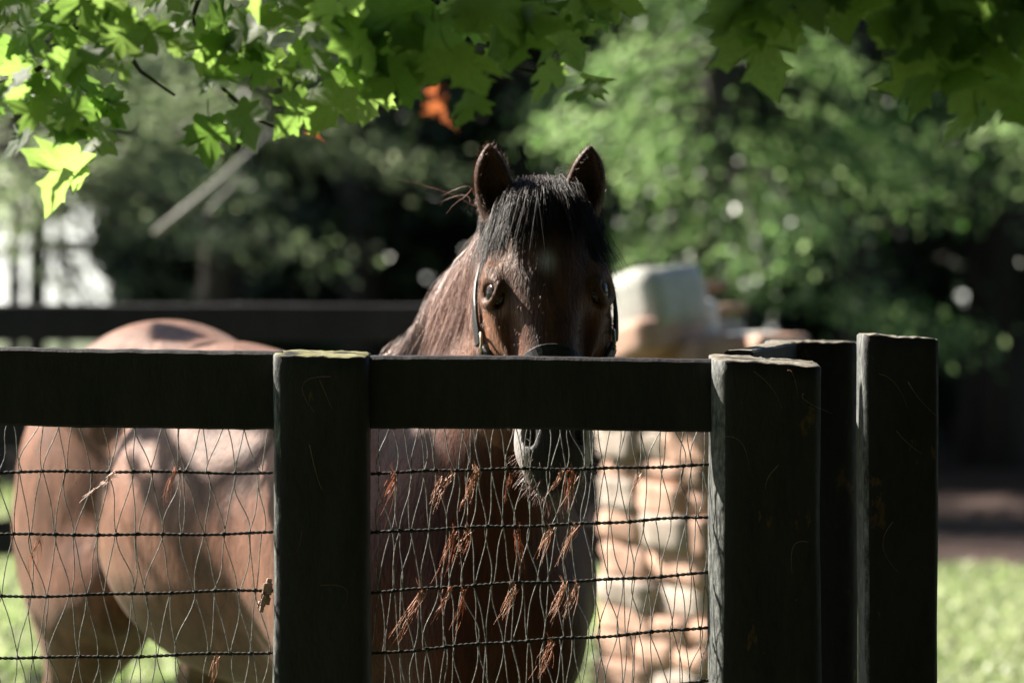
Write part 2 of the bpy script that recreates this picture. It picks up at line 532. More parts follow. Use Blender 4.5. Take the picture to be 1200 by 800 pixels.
def post_mesh(w, dep, z0, z1, seed, slope_x=0.0, slope_y=0.0, expo=5.0, chamfer_left=0.0, taper=0.0, rough=0.0018):
    """A hewn post: rounded-square outline, uneven sides, a sloped sawn top. Base centre at origin."""
    r = np.random.default_rng(seed)
    ns, nz = 56, 72
    an = np.arange(ns) / ns * 2 * math.pi + 0.07
    c, s = np.cos(an), np.sin(an)
    k = (np.abs(c) ** expo + np.abs(s) ** expo) ** (-1 / expo)
    x = k * c * w / 2; y = k * s * dep / 2
    if chamfer_left:                          # hewn flat at the front left arris
        u = -(0.9 * x + 0.43 * y)
        lim = 0.9 * w / 2 + 0.43 * dep / 2 - chamfer_left * 0.9
        over = np.maximum(u - lim, 0)
        x = x + over * 0.9; y = y + over * 0.43
    V = []
    for i in range(nz + 1):
        t = i / nz
        z = z0 + (z1 - z0) * t
        sc = 1 + taper * (1 - t)
        V.append(np.stack([x * sc, y * sc, np.full(ns, z)], 1))
    V = np.vstack(V)
    nrm = V * [1, 1, 0]; nrm /= np.linalg.norm(nrm, axis=1)[:, None] + 1e-9
    V = V + nrm * (fbm(V * [1, 1, 0.3], 60, seed, 4) * rough + fbm(V, 5, seed + 1, 2) * 0.003)[:, None]
    V[:, 2] += np.where(V[:, 2] > z1 - 0.25, 1, 0) * ((V[:, 2] - (z1 - 0.25)) / 0.25) * (V[:, 0] * slope_x + V[:, 1] * slope_y)
    F = []
    for i in range(nz):
        for j in range(ns):
            q = (j + 1) % ns
            F.append((i * ns + j, i * ns + q, (i + 1) * ns + q, (i + 1) * ns + j))
    # top: rings towards the centre, slightly rough end grain
    V = list(map(tuple, V)); last = nz * ns
    ring0 = [last + j for j in range(ns)]
    cen = np.mean([V[i] for i in ring0], axis=0)
    for q, sc in enumerate((0.965, 0.7, 0.4)):
        ring = []
        for j in range(ns):
            p = cen + (np.array(V[last + j]) - cen) * sc
            p[2] += r.normal() * 0.0012 + (0.002 if q == 0 else 0.003)
            ring.append(len(V)); V.append(tuple(p))
        for j in range(ns):
            k2 = (j + 1) % ns
            F.append((ring0[j], ring0[k2], ring[k2], ring[j]))
        ring0 = ring
    V.append(tuple(cen + np.array([0, 0, 0.003])))
    for j in range(ns):
        F.append((ring0[j], ring0[(j + 1) % ns], len(V) - 1, len(V) - 1))
    mb = MB(); mb.add(np.array(V), F)
    return mb


def board_mb(p0, p1, h, th, seed, nseg=60, sag=0.0):
    """A rough-sawn board from p0 to p1 (centre of its top edge), h high, th thick."""
    p0 = np.array(p0, float); p1 = np.array(p1, float)
    d = (p1 - p0); L = np.linalg.norm(d); d /= L
    up = np.array([0, 0, 1.0]); nrm = np.cross(d, up); nrm /= np.linalg.norm(nrm)
    prof = [(-th / 2, -0.004), (-th / 2 + 0.005, 0), (0, 0.0015), (th / 2 - 0.005, 0), (th / 2, -0.004), (th / 2, -h * 0.33), (th / 2, -h * 0.66), (th / 2, -h + 0.004),
            (th / 2 - 0.004, -h), (-th / 2 + 0.004, -h), (-th / 2, -h + 0.004), (-th / 2, -h * 0.66), (-th / 2, -h * 0.33)]
    V = []
    for i in range(nseg + 1):
        t = i / nseg
        c = p0 + (p1 - p0) * t + up * (-sag * 4 * t * (1 - t))
        for (a_, b_) in prof:
            V.append(c + nrm * a_ + up * b_)
    V = np.array(V)
    V[:, 2] += fbm(V * [1, 1, 0], 9, seed, 4) * 0.0022 + fbm(V, 150, seed + 3, 2) * 0.0007
    V += nrm[None, :] * (fbm(V, 12, seed + 2, 2) * 0.001)[:, None]
    k = len(prof); F = []
    for i in range(nseg):
        for j in range(k):
            q = (j + 1) % k
            F.append((i * k + j, (i + 1) * k + j, (i + 1) * k + q, i * k + q))
    V = np.vstack([V, V[:k].mean(0), V[-k:].mean(0)])
    for j in range(k):
        q = (j + 1) % k
        F.append((len(V) - 2, j, q, len(V) - 2)); F.append((len(V) - 1, nseg * k + q, nseg * k + j, len(V) - 1))
    mb = MB(); mb.add(V, F)
    return mb


fence = thing('board_fence', 'black board fence with wire mesh standing in front of the bay horse', 'fence', (0, FD + 0.07, 0))


def keep(o, parent):
    """Parent without moving the world-space mesh."""
    o.parent = parent
    o.matrix_parent_inverse = Matrix.Translation(-Vector(parent.location))
    return o


def post(px0, px1, ptop, d, dep, seed, parent, yaw=0.0, **kw):
    w = (px1 - px0) / FPX * d
    xc = ((px0 + px1) / 2 - 600) / FPX * d
    z1 = CAM_Z - (ptop - 300) / FPX * d
    mb = post_mesh(w, dep, -0.4, z1, seed, **kw)
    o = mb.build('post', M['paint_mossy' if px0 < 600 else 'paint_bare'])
    me = o.data
    me.transform(Matrix.Translation((xc, d + dep / 2, 0)) @ Matrix.Rotation(yaw, 4, 'Z'))
    if parent is not None: keep(o, parent)
    return o


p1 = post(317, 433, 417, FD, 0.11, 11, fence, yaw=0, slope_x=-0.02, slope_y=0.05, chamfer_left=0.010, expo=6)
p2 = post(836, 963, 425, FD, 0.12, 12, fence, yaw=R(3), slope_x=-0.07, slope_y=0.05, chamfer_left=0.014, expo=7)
p0 = post(-330, -215, 414, FD, 0.14, 13, fence, slope_x=0.02, slope_y=0.06)
RD = FD + 0.062                              # rail centre distance
RT = 0.036


def rail(pxa, ya, pxb, yb, h_px, seed, d=RD, name='rail', **kw):
    face = d - RT / 2
    a_ = at(pxa, ya, face); b_ = at(pxb, yb, face)
    a_.y = b_.y = d
    o = board_mb(a_, b_, h_px / FPX * face, RT, seed, **kw).build(name, M['paint'], smooth=False)
    keep(o, fence)
    return o


rail(-300, 406, 330, 413.5, 91, 21, nseg=110)
rail(420, 418.5, 852, 420, 84.5, 22, nseg=90)
# rail notch of peeled pale paint at the post corners comes from the bark-like bump; lower rails near the ground
rail(-300, 1290, 330, 1290, 92, 23)
rail(420, 1290, 852, 1290, 92, 24)

MESH_D = FD + 0.088


def mesh_panel(pxa, pxb, rows, seed, node):
    """rows: list of (y at left, y at right). Horizontal twisted cables are parts; the zigzag stays are one stuff part."""
    r = np.random.default_rng(seed)
    nn_ = max(4, int(round((pxb - pxa) / node)))
    base_nodes = np.linspace(pxa + 6, pxb - 6, nn_)
    jit = [np.clip(r.normal(0, node * 0.22, nn_), -node * .4, node * .4) for _ in rows]
    curves = []
    for ri, (ya, yb) in enumerate(rows):
        xs = np.linspace(pxa, pxb, int((pxb - pxa) / 2.2))
        t = (xs - pxa) / (pxb - pxa)
        wob = 0.9 * np.sin(t * 9 + r.uniform(0, 6)) + 0.7 * np.sin(t * 23 + r.uniform(0, 6))
        ys = ya + (yb - ya) * t + wob
        curves.append((xs, ys))
        C = np.stack([(xs - 600) / FPX * MESH_D, np.full(len(xs), MESH_D), CAM_Z - (ys - 300) / FPX * MESH_D], 1)
        ph = xs / 14.0 * 2 * math.pi + r.uniform(0, 6)
        mb = MB()
        for s in (0, math.pi):
            P = C + np.stack([np.zeros(len(xs)), np.cos(ph + s) * 0.0016, np.sin(ph + s) * 0.0016], 1)
            mb.tube(P, 0.00150, 5, tone=0.3)
        off = 0.5 if ri % 2 else 0.0
        for x in base_nodes + off * node + jit[ri]:            # knots
            if x > pxb - 3: continue
            y = np.interp(x, xs, ys)
            c = np.array(at(x, y, MESH_D))
            L = r.uniform(0.0035, 0.006)
            mb.tube([c + [-L, 0, r.normal() * 0.0006], c + [-L * .5, 0, 0], c + [0, 0, 0.0004], c + [L * .5, 0, 0], c + [L, 0, r.normal() * 0.0006]],
                    np.array([0.0014, 0.0030, 0.0037, 0.0030, 0.0014]) * r.uniform(0.85, 1.2), 6)
        keep(mb.build('horizontal_cable', M['cable']), fence)
    st = MB()
    for ri in range(len(rows) - 1):
        xs, y0 = curves[ri]; _, y1 = curves[ri + 1]
        top = base_nodes + (0.5 if ri % 2 else 0) * node + jit[ri]
        bot = base_nodes + (0.5 if (ri + 1) % 2 else 0) * node + jit[ri + 1]
        sh = -1 if ri % 2 == 0 else 0
        for i in range(nn_):
            for j in ((i + sh), (i + sh + 1)):
                if j < 0 or j >= nn_: continue
                if r.random() < 0.04: continue
                xa, xb = top[i] + r.normal() * 1.5, bot[j] + r.normal() * 1.5
                if max(xa, xb) > pxb - 2: continue
                ya, yb = np.interp(xa, xs, y0), np.interp(xb, xs, y1)
                tt = np.linspace(0, 1, 9)
                # wires leave the knots straight, then bend over
                e = tt * tt * (3 - 2 * tt)
                x = xa + (xb - xa) * (0.45 * tt + 0.55 * e) + r.normal() * 2.2 * np.sin(tt * 3.14) + r.normal() * 1.3 * np.sin(tt * 6.28)
                y = ya + (yb - ya) * tt
                P = np.stack([(x - 600) / FPX * MESH_D, MESH_D + r.normal() * 0.001 + 0.002 * np.sin(tt * 6.28 + r.uniform(0, 6)), CAM_Z - (y - 300) / FPX * MESH_D], 1)
                st.tube(P, 0.00088, 4, cap=False, tone=r.random())
    o = st.build('stay_wires', M['wire'], kind='stuff')
    keep(o, fence)


mesh_panel(-214, 320, [(487, 487), (553, 553), (629, 624), (702, 692), (774, 765), (846, 836), (917, 907), (988, 978), (1059, 1049), (1130, 1120), (1200, 1190)], 31, 24)
mesh_panel(431, 842, [(487, 486), (553.5, 545), (624, 605.5), (693, 671), (765, 734), (836, 797), (905, 862), (972, 930), (1040, 1000), (1110, 1080), (1190, 1160)], 32, 16.5)

# fence return behind the right post, and its own post
ret = thing('fence_return', 'black fence return whose post peeks out behind the flat-topped right mesh post', 'fence', (0.45, 5.27, 0))
post(903, 1007, 403, 5.2, 0.15, 14, ret, slope_x=-0.01, slope_y=-0.02, expo=5)
a_ = at(866, 412, 4.80); b_ = at(930, 402, 5.30)
a_.z = 1.441; b_.z = 1.444
o = board_mb(a_, b_, 0.135, 0.05, 25, nseg=50).build('rail', M['paint_bare'], smooth=False)
keep(o, ret)
gp = thing('gate_post', 'lone black square post, tallest and farthest right, with a sunlit left edge', 'post', (0.65, 4.85, 0))
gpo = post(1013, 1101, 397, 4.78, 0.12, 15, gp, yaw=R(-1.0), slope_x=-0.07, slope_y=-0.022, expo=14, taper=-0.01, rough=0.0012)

# ------------------------------------------------------------------ far fence across the paddock
ff = thing('far_fence', 'distant dark board fence blurred across the paddock behind the horse', 'fence', (-1.2, 10.6, 0))
for zz in (1.42, 1.02, 0.62):
    o = board_mb((-4.6, 10.6 + 0.1, zz), (0.66, 10.6 - 0.1, zz), 0.135, 0.03, 41, nseg=30).build('rail', M['paint'], smooth=False)
    keep(o, ff)
for x in (-4.3, -2.05, 0.2):
    mb = post_mesh(0.14, 0.12, -0.4, 1.45, 42)
    o = mb.build('post', M['paint']); o.data.transform(Matrix.Translation((x, 10.68, 0)))
    keep(o, ff)


# ------------------------------------------------------------------ dry stone pier behind the fence
def stone_mesh(sx, sy, sz, seed):
    """A chipped, rounded block."""
    r = np.random.default_rng(seed)
    n = 5
    V = []; idx = {}
    F = []

    def vid(p):
        k = tuple(np.round(p, 4))
        if k not in idx:
            idx[k] = len(V); V.append(np.array(p, float))
        return idx[k]
    g = np.linspace(-1, 1, n)
    for ax in range(3):
        for sg in (-1, 1):
            for i in range(n - 1):
                for j in range(n - 1):
                    q = []
                    for (a1, b1) in ((g[i], g[j]), (g[i + 1], g[j]), (g[i + 1], g[j + 1]), (g[i], g[j + 1])):
                        p = [0, 0, 0]; p[ax] = sg; p[(ax + 1) % 3] = a1; p[(ax + 2) % 3] = b1
                        q.append(vid(p))
                    F.append(q if sg > 0 else q[::-1])
    V = np.array(V)
    V = V * (np.sum(np.abs(V) ** 16, 1) ** (-1 / 16))[:, None]
    V = V * (1 + 0.10 * fbm(V, 2.9, seed, 4))[:, None]
    V *= np.array([sx, sy, sz]) / 2
    mb = MB(); mb.add(V, F)
    return mb


pier = thing('stone_pier', 'blurred pale stone pier with pinkish stones behind the fence, right of the horse', 'stone pier', (0.655, 9.75, 0))
YAW = R(-52)
ux = Vector((math.cos(YAW), math.sin(YAW), 0)); uy = Vector((-math.sin(YAW), math.cos(YAW), 0))
pc = Vector((0.655, 9.75, 0))
rs = random.Random(5)
z = 0.0; ci = 0
stone_kinds = ['stone_pink', 'stone_pink', 'stone_grey', 'stone_brown', 'stone_pink', 'stone_pink', 'stone_grey']
while z < 1.32:
    h = rs.uniform(0.07, 0.15)
    wide = 0.54 if z > 0.3 else 0.60
    for row in range(2):
        x = -wide / 2
        while x < wide / 2 - 0.05:
            w = min(rs.uniform(0.12, 0.32), wide / 2 - x)
            if w < 0.08: w = 0.1
            o = stone_mesh(w * 1.0, 0.24, h * 0.99, rs.randrange(9999)).build('stone', M[rs.choice(stone_kinds) if z < 1.15 else rs.choice(['stone_pink', 'stone_pink', 'stone_white'])])
            p = pc + ux * (x + w / 2) + uy * ((row - 0.5) * 0.25 + rs.uniform(-.02, .02)) + Vector((0, 0, z + h / 2))
            o.parent = pier
            o.matrix_parent_inverse = Matrix.Translation(-Vector(pier.location))
            o.location = p; o.rotation_euler = (rs.uniform(-.05, .05), rs.uniform(-.05, .05), YAW + rs.uniform(-.1, .1))
            x += w
    z += h * 0.97
for (px, py, w, dp, h, mt, dd) in ((762, 356, 0.30, 0.26, 0.22, 'stone_white', 9.6), (806, 384, 0.12, 0.20, 0.18, 'stone_white', 9.7), (762, 398, 0.26, 0.26, 0.12, 'stone_pink', 9.55),
                                   (838, 400, 0.14, 0.2, 0.14, 'stone_grey', 9.9), (818, 336, 0.10, 0.2, 0.04, 'stone_brown', 9.95), (842, 364, 0.10, 0.2, 0.04, 'stone_brown', 10.1)):
    o = stone_mesh(w, dp, h, int(px)).build('cap_stone', M[mt])
    o.parent = pier; o.matrix_parent_inverse = Matrix.Translation(-Vector(pier.location))
    o.location = at(px, py, dd); o.rotation_euler = (0.05, -0.22 if px == 762 else -0.05, YAW + rs.uniform(-.1, .2))


# ------------------------------------------------------------------ the horse
P0 = np.array([-0.76, 6.62, 0.0])
PHI = R(28)
AX = np.array([math.sin(PHI), -math.cos(PHI), 0.0])     # towards the head
BX = np.array([-math.cos(PHI), -math.sin(PHI), 0.0])    # the side seen on the left
ZX = np.array([0, 0, 1.0])
BF = np.stack([AX, BX, ZX])                             # rows: body axes


def bp(t, l, z):
    return P0 + AX * t + BX * l + ZX * z


def axis_pts(lo, hi, f0, f1, fine, coarse):
    a_ = np.arange(lo, f0, coarse); b_ = np.arange(f0, f1, fine); c_ = np.arange(f1, hi + coarse, coarse)
    return np.concatenate([a_, b_, c_])


GX = axis_pts(-1.55, 0.45, -0.13, 0.225, 0.0042, 0.014)
GY = axis_pts(4.70, 7.45, 4.76, 5.24, 0.0046, 0.015)
GZ = axis_pts(-0.02, 1.86, 1.14, 1.84, 0.0042, 0.015)
FLD = np.full((len(GX), len(GY), len(GZ)), 0.4, np.float32)


def region(lo, hi):
    s = []
    for g_, a_, b_ in zip((GX, GY, GZ), lo, hi):
        s.append(slice(max(0, np.searchsorted(g_, a_) - 1), min(len(g_), np.searchsorted(g_, b_) + 1)))
    return tuple(s)


def sub_grid(s):
    return (GX[s[0]][:, None, None].astype(np.float32), GY[s[1]][None, :, None].astype(np.float32), GZ[s[2]][None, None, :].astype(np.float32))


def combine(s, d, k, op):
    f = FLD[s]
    if op == 'add':
        h = np.maximum(k - np.abs(f - d), 0) / k
        FLD[s] = np.minimum(f, d) - h * h * k * 0.25
    else:
        d = -d
        h = np.maximum(k - np.abs(f - d), 0) / k
        FLD[s] = np.maximum(f, d) + h * h * k * 0.25


def ell(c, r, frame, k=0.06, op='add'):
    c = np.asarray(c, float); r = np.asarray(r, float); frame = np.asarray(frame, float)
    ext = np.sqrt(((frame * r[:, None]) ** 2).sum(0)) + k + 0.05
    s = region(c - ext, c + ext)
    X, Y, Z = sub_grid(s)
    X = X - c[0]; Y = Y - c[1]; Z = Z - c[2]
    q0 = 0; q1 = 0
    for i in range(3):
        u = X * frame[i, 0] + Y * frame[i, 1] + Z * frame[i, 2]
        q0 = q0 + (u / r[i]) ** 2; q1 = q1 + (u / r[i] ** 2) ** 2
    k0 = np.sqrt(q0); k1 = np.sqrt(q1) + 1e-6
    combine(s, k0 * (k0 - 1) / k1, k, op)


def cone(a_, b_, ra, rb, k=0.05, op='add'):
    a_ = np.asarray(a_, float); b_ = np.asarray(b_, float)
    m_ = max(ra, rb) + k + 0.05
    s = region(np.minimum(a_, b_) - m_, np.maximum(a_, b_) + m_)
    X, Y, Z = sub_grid(s)
    d = b_ - a_; L2 = float(d @ d)
    X = X - a_[0]; Y = Y - a_[1]; Z = Z - a_[2]
    t = np.clip((X * d[0] + Y * d[1] + Z * d[2]) / L2, 0, 1)
    dist = np.sqrt((X - t * d[0]) ** 2 + (Y - t * d[1]) ** 2 + (Z - t * d[2]) ** 2) - (ra + (rb - ra) * t)
    combine(s, dist, k, op)


# trunk
ell(bp(-0.12, 0, 1.12), (0.42, 0.29, 0.33), BF, 0.08)
ell(bp(0.30, 0, 1.16), (0.42, 0.20, 0.25), BF, 0.08)
ell(bp(0.60, 0.03, 1.03), (0.50, 0.365, 0.345), BF, 0.08)
ell(bp(0.95, 0, 1.00), (0.45, 0.285, 0.31), BF, 0.1)
ell(bp(1.0, 0, 1.16), (0.28, 0.13, 0.18), BF, 0.12)
ell(bp(1.36, 0, 0.99), (0.29, 0.25, 0.27), BF, 0.1)
for s_ in (-1, 1):
    ell(bp(-0.17, 0.17 * s_, 0.97), (0.28, 0.17, 0.35), BF, 0.07)          # thigh
    ell(bp(-0.36, 0.13 * s_, 0.98), (0.14, 0.13, 0.26), BF, 0.06)          # buttock
    ell(bp(0.06, 0.20 * s_, 0.86), (0.12, 0.10, 0.13), BF, 0.06)           # stifle
    ell(bp(0.02, 0.21 * s_, 1.27), (0.10, 0.06, 0.08), BF, 0.08)           # hip point
    cone(bp(-0.04, 0.18 * s_, 0.84), bp(-0.32, 0.17 * s_, 0.55), 0.13, 0.065, 0.06)
    cone(bp(-0.34, 0.17 * s_, 0.58), bp(-0.33, 0.17 * s_, 0.16), 0.052, 0.036, 0.03)
    cone(bp(-0.33, 0.17 * s_, 0.16), bp(-0.27, 0.17 * s_, 0.06), 0.042, 0.05, 0.02)
    cone(bp(-0.27, 0.17 * s_, 0.06), bp(-0.25, 0.17 * s_, 0.012), 0.055, 0.065, 0.02)
    ell(bp(1.17, 0.165 * s_, 1.02), (0.22, 0.12, 0.29), BF, 0.06)          # shoulder
    ell(bp(1.40, 0.17 * s_, 0.97), (0.14, 0.10, 0.15), BF, 0.06)           # point of shoulder
    ell(bp(1.55, 0.085 * s_, 0.90), (0.10, 0.095, 0.15), BF, 0.05)         # breast muscle
    cone(bp(1.26, 0.17 * s_, 0.84), bp(1.30, 0.155 * s_, 0.47), 0.105, 0.058, 0.06)
    cone(bp(1.30, 0.155 * s_, 0.47), bp(1.30, 0.15 * s_, 0.14), 0.045, 0.034, 0.03)
    cone(bp(1.30, 0.15 * s_, 0.14), bp(1.35, 0.15 * s_, 0.06), 0.042, 0.048, 0.02)
    cone(bp(1.35, 0.15 * s_, 0.06), bp(1.37, 0.15 * s_, 0.012), 0.055, 0.066, 0.02)

# neck: crest line and throat line
HX = 0.052
cone(bp(1.0, -0.02, 1.17), (-0.045, 5.44, 1.475), 0.105, 0.085, 0.09)
cone((-0.045, 5.44, 1.475), (HX - 0.006, 5.17, 1.635), 0.085, 0.074, 0.08)
cone(bp(1.22, 0, 1.10), (-0.02, 5.33, 1.30), 0.20, 0.125, 0.1)
cone((-0.02, 5.33, 1.32), (HX, 5.14, 1.50), 0.12, 0.085, 0.08)
cone(bp(1.40, 0, 1.06), (0.01, 5.22, 1.28), 0.17, 0.10, 0.09)

# head: u down the face, w to the side, v out of the face
hu = np.array([0.022, -0.225, -0.465]); HL = np.linalg.norm(hu); hu /= HL
hw = np.array([1.0, 0.05, 0.02]); hw -= hu * (hw @ hu); hw /= np.linalg.norm(hw)
hv = np.cross(hu, hw); hv /= np.linalg.norm(hv)
if hv[1] > 0: hv = -hv
HF = np.stack([hu, hw, hv])
H0 = np.array([HX, 5.10, 1.70])


def hp(u, w, v):
    return H0 + hu * u + hw * w + hv * v


ell(hp(0.065, 0, -0.01), (0.095, 0.088, 0.085), HF, 0.05)
ell(hp(0.165, 0, 0.012), (0.13, 0.096, 0.075), HF, 0.05)
cone(hp(0.19, 0, 0.0), hp(0.44, 0, 0.012), 0.070, 0.045, 0.05)
ell(hp(0.33, 0, 0.03), (0.17, 0.052, 0.036), HF, 0.04)           # nose bridge
for s_ in (-1, 1):
    ell(hp(0.215, 0.076 * s_, -0.078), (0.125, 0.043, 0.095), HF, 0.04)   # jowl
    ell(hp(0.160, 0.088 * s_, 0.028), (0.040, 0.022, 0.028), HF, 0.03)  # brow
    cone(hp(0.212, 0.088 * s_, 0.018), hp(0.35, 0.066 * s_, 0.018), 0.014, 0.009, 0.018)  # face crest
    cone(hp(0.24, 0.05 * s_, -0.10), hp(0.43, 0.032 * s_, -0.055), 0.045, 0.032, 0.05)    # jaw
    ell(hp(0.470, 0.036 * s_, 0.016), (0.042, 0.026, 0.034), HF, 0.03)  # nostril wing
ell(hp(0.485, 0, -0.012), (0.062, 0.057, 0.052), HF, 0.04)
ell(hp(0.525, 0, -0.022), (0.026, 0.042, 0.036), HF, 0.025)
ell(hp(0.515, 0, -0.068), (0.032, 0.034, 0.030), HF, 0.03)
for s_ in (-1, 1):
    ell(hp(0.470, 0.043 * s_, 0.045), (0.021, 0.010, 0.022), HF, 0.012, 'sub')      # nostril
    ell(hp(0.315, 0.072 * s_, 0.042), (0.055, 0.014, 0.016), HF, 0.035, 'sub')        # hollow beside the nose
    ell(hp(0.120, 0.088 * s_, 0.040), (0.028, 0.012, 0.014), HF, 0.03, 'sub')        # hollow above the eye
    ell(hp(0.198, 0.092 * s_, 0.040), (0.028, 0.018, 0.018), HF, 0.012, 'sub')      # eye socket
    # lids
    for (vv, uu, rr_) in ((0.0, -1, 0.0050), (0.0, 1, 0.0036)):
        pts = []
        for q in np.linspace(-1, 1, 6):
            pts.append(hp(0.198 + uu * 0.0205 * math.cos(q * 1.45), (0.1000 - 0.015 * q) * s_, 0.036 + 0.026 * math.sin(q * 1.45)))
        for a1, b1 in zip(pts[:-1], pts[1:]):
            cone(a1, b1, rr_, rr_, 0.012)
# ears
EAR = []
for s_, base, tip in ((-1, (-0.066, 0.0), (-0.092, 0.0)), (1, (0.066, 0.0), (0.083, 0.0))):
    b0 = hp(0.035, (0.064 if s_ > 0 else 0.070) * s_, -0.005)
    tipp = np.array(at(572 if s_ < 0 else 692, 168 if s_ < 0 else 171, 5.07))
    e = tipp - b0; EL = np.linalg.norm(e); e /= EL
    out = np.array([0.95 * s_, -0.15, 0.0]); out -= e * (out @ e); out /= np.linalg.norm(out)
    fwd = np.cross(e, out); fwd /= np.linalg.norm(fwd)
    if fwd[1] > 0: fwd = -fwd
    fr = np.stack([e, out, fwd])
    EAR.append((b0, e, out, fwd, EL))

    def ep(t, o_, f_):
        return b0 + e * t * EL + out * o_ + fwd * f_
    ell(ep(0.37, 0.005, 0), (0.064, 0.0350, 0.023), fr, 0.03)
    ell(ep(0.62, 0.003, 0.0), (0.042, 0.0235, 0.015), fr, 0.02)
    cone(ep(0.70, 0.001, 0.0), ep(0.98, -0.001, 0.0), 0.0155, 0.0045, 0.016)
    cone(ep(-0.12, -0.004, -0.004), ep(0.2, 0.0, 0), 0.028, 0.024, 0.03)
    ell(ep(0.44, 0.004, 0.018), (0.053, 0.0240, 0.022), fr, 0.008, 'sub')
    ell(ep(0.70, 0.002, 0.011), (0.030, 0.0110, 0.0115), fr, 0.006, 'sub')


def surface_nets():
    ins = FLD < 0
    cnt = np.zeros(tuple(n - 1 for n in FLD.shape), np.uint8)
    for i in (0, 1):
        for j in (0, 1):
            for k in (0, 1):
                cnt += ins[i:ins.shape[0] - 1 + i, j:ins.shape[1] - 1 + j, k:ins.shape[2] - 1 + k]
    I, J, K = np.nonzero((cnt > 0) & (cnt < 8))
    idx = np.full(cnt.shape, -1, np.int32); idx[I, J, K] = np.arange(len(I))
    acc = np.zeros((len(I), 3)); num = np.zeros(len(I))
    G = (GX, GY, GZ)
    corners = [(0, 0, 0), (1, 0, 0), (0, 1, 0), (1, 1, 0), (0, 0, 1), (1, 0, 1), (0, 1, 1), (1, 1, 1)]
    for a_ in corners:
        for ax in range(3):
            if a_[ax]: continue
            b_ = list(a_); b_[ax] = 1
            fa = FLD[I + a_[0], J + a_[1], K + a_[2]]; fb = FLD[I + b_[0], J + b_[1], K + b_[2]]
            m_ = (fa < 0) != (fb < 0)
            t = np.where(m_, fa / (fa - fb + 1e-12), 0)
            pa = np.stack([G[0][I + a_[0]], G[1][J + a_[1]], G[2][K + a_[2]]], 1)
            pb = np.stack([G[0][I + b_[0]], G[1][J + b_[1]], G[2][K + b_[2]]], 1)
            acc += np.where(m_[:, None], pa + (pb - pa) * t[:, None], 0); num += m_
    V = acc / num[:, None]
    F = []
    for ax in range(3):
        sl0 = [slice(1, -1)] * 3; sl1 = [slice(1, -1)] * 3
        sl0[ax] = slice(0, -1); sl1[ax] = slice(1, None)
        A = ins[tuple(sl0)]; B = ins[tuple(sl1)]
        e0 = np.argwhere(A != B)
        if len(e0) == 0: continue
        flip = A[tuple(e0.T)]
        off = np.ones(3, int); off[ax] = 0
        e0 = e0 + off
        u, v = (ax + 1) % 3, (ax + 2) % 3
        du = np.zeros(3, int); du[u] = 1
        dv = np.zeros(3, int); dv[v] = 1
        q = [idx[tuple((e0 - du - dv).T)], idx[tuple((e0 - dv).T)], idx[tuple(e0.T)], idx[tuple((e0 - du).T)]]
        q = np.stack(q, 1)
        q[~flip] = q[~flip][:, ::-1]
        F.append(q)
    return V, np.vstack(F)


HV, HFc = surface_nets()
del FLD
# light smoothing
ed = np.vstack([HFc[:, [0, 1]], HFc[:, [1, 2]], HFc[:, [2, 3]], HFc[:, [3, 0]]])
for it in range(3):
    S = np.zeros_like(HV); C = np.zeros(len(HV))
    for a_, b_ in ((0, 1), (1, 0)):
        for d_ in range(3):
            S[:, d_] += np.bincount(ed[:, a_], HV[ed[:, b_], d_], len(HV))
        C += np.bincount(ed[:, a_], minlength=len(HV))
    HV = HV + 0.5 * (S / C[:, None] - HV)


def normals(V, F):
    n = np.cross(V[F[:, 2]] - V[F[:, 0]], V[F[:, 3]] - V[F[:, 1]])
    N = np.zeros_like(V)
    for k in range(4):
        for d_ in range(3):
            N[:, d_] += np.bincount(F[:, k], n[:, d_], len(V))
    return N / (np.linalg.norm(N, axis=1)[:, None] + 1e-12)


HN = normals(HV, HFc)
# painted coat colours
loc = HV - H0
cu, cw, cv = loc @ hu, loc @ hw, loc @ hv
bl = (HV - P0) @ BF.T
bay = np.array([0.190, 0.088, 0.054])
colr = np.tile(bay, (len(HV), 1))
dark = np.array([0.08, 0.030, 0.017])


def blend(mask, c):
    global colr
    mask = np.clip(mask, 0, 1)[:, None]
    colr = colr * (1 - mask) + np.array(c) * mask


on_head = (np.abs(cw) < 0.15) & (cu > -0.14) & (cu < 0.6) & (cv > -0.22) & (cv < 0.16)
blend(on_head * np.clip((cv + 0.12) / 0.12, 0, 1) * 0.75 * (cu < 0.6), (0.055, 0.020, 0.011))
blend(on_head * np.clip((np.abs(cw) - 0.058) / 0.03, 0, 1) * (cu > 0.10) * 0.8, (0.20, 0.085, 0.040))
blend(on_head * np.clip((cu - 0.40) / 0.06, 0, 1), (0.020, 0.018, 0.018))          # dark muzzle
blend(on_head * np.clip((cu - 0.42) / 0.04, 0, 1) * np.clip((np.abs(cw) - 0.044) / 0.008, 0, 1), (0.34, 0.32, 0.31))   # pale sides painted in for the sunlit rim of the muzzle
star = np.exp(-((cu - 0.165) / 0.020) ** 2 - ((cw + 0.001) / 0.013) ** 2 * 1.0) * (cv > 0.03)
blend(on_head * star * 0.9, (0.45, 0.42, 0.40))
for s_ in (-1, 1):
    ey = np.exp(-((cu - 0.198) / 0.025) ** 2 - ((cv - 0.040) / 0.030) ** 2 - ((cw - 0.094 * s_) / 0.030) ** 2)
    blend(ey * 1.2, (0.014, 0.009, 0.007))
blend(on_head * (cu < 0.0) * 0.55, (0.06, 0.026, 0.014))
blend(np.clip((0.62 - HV[:, 2]) / 0.12, 0, 1), (0.018, 0.014, 0.012))               # black points
blend((bl[:, 2] < 0.055) * 1.0, (0.03, 0.026, 0.022))
blend(np.clip(fbm(HV, 9, 77, 3) * 0.35, 0, 0.3), dark)
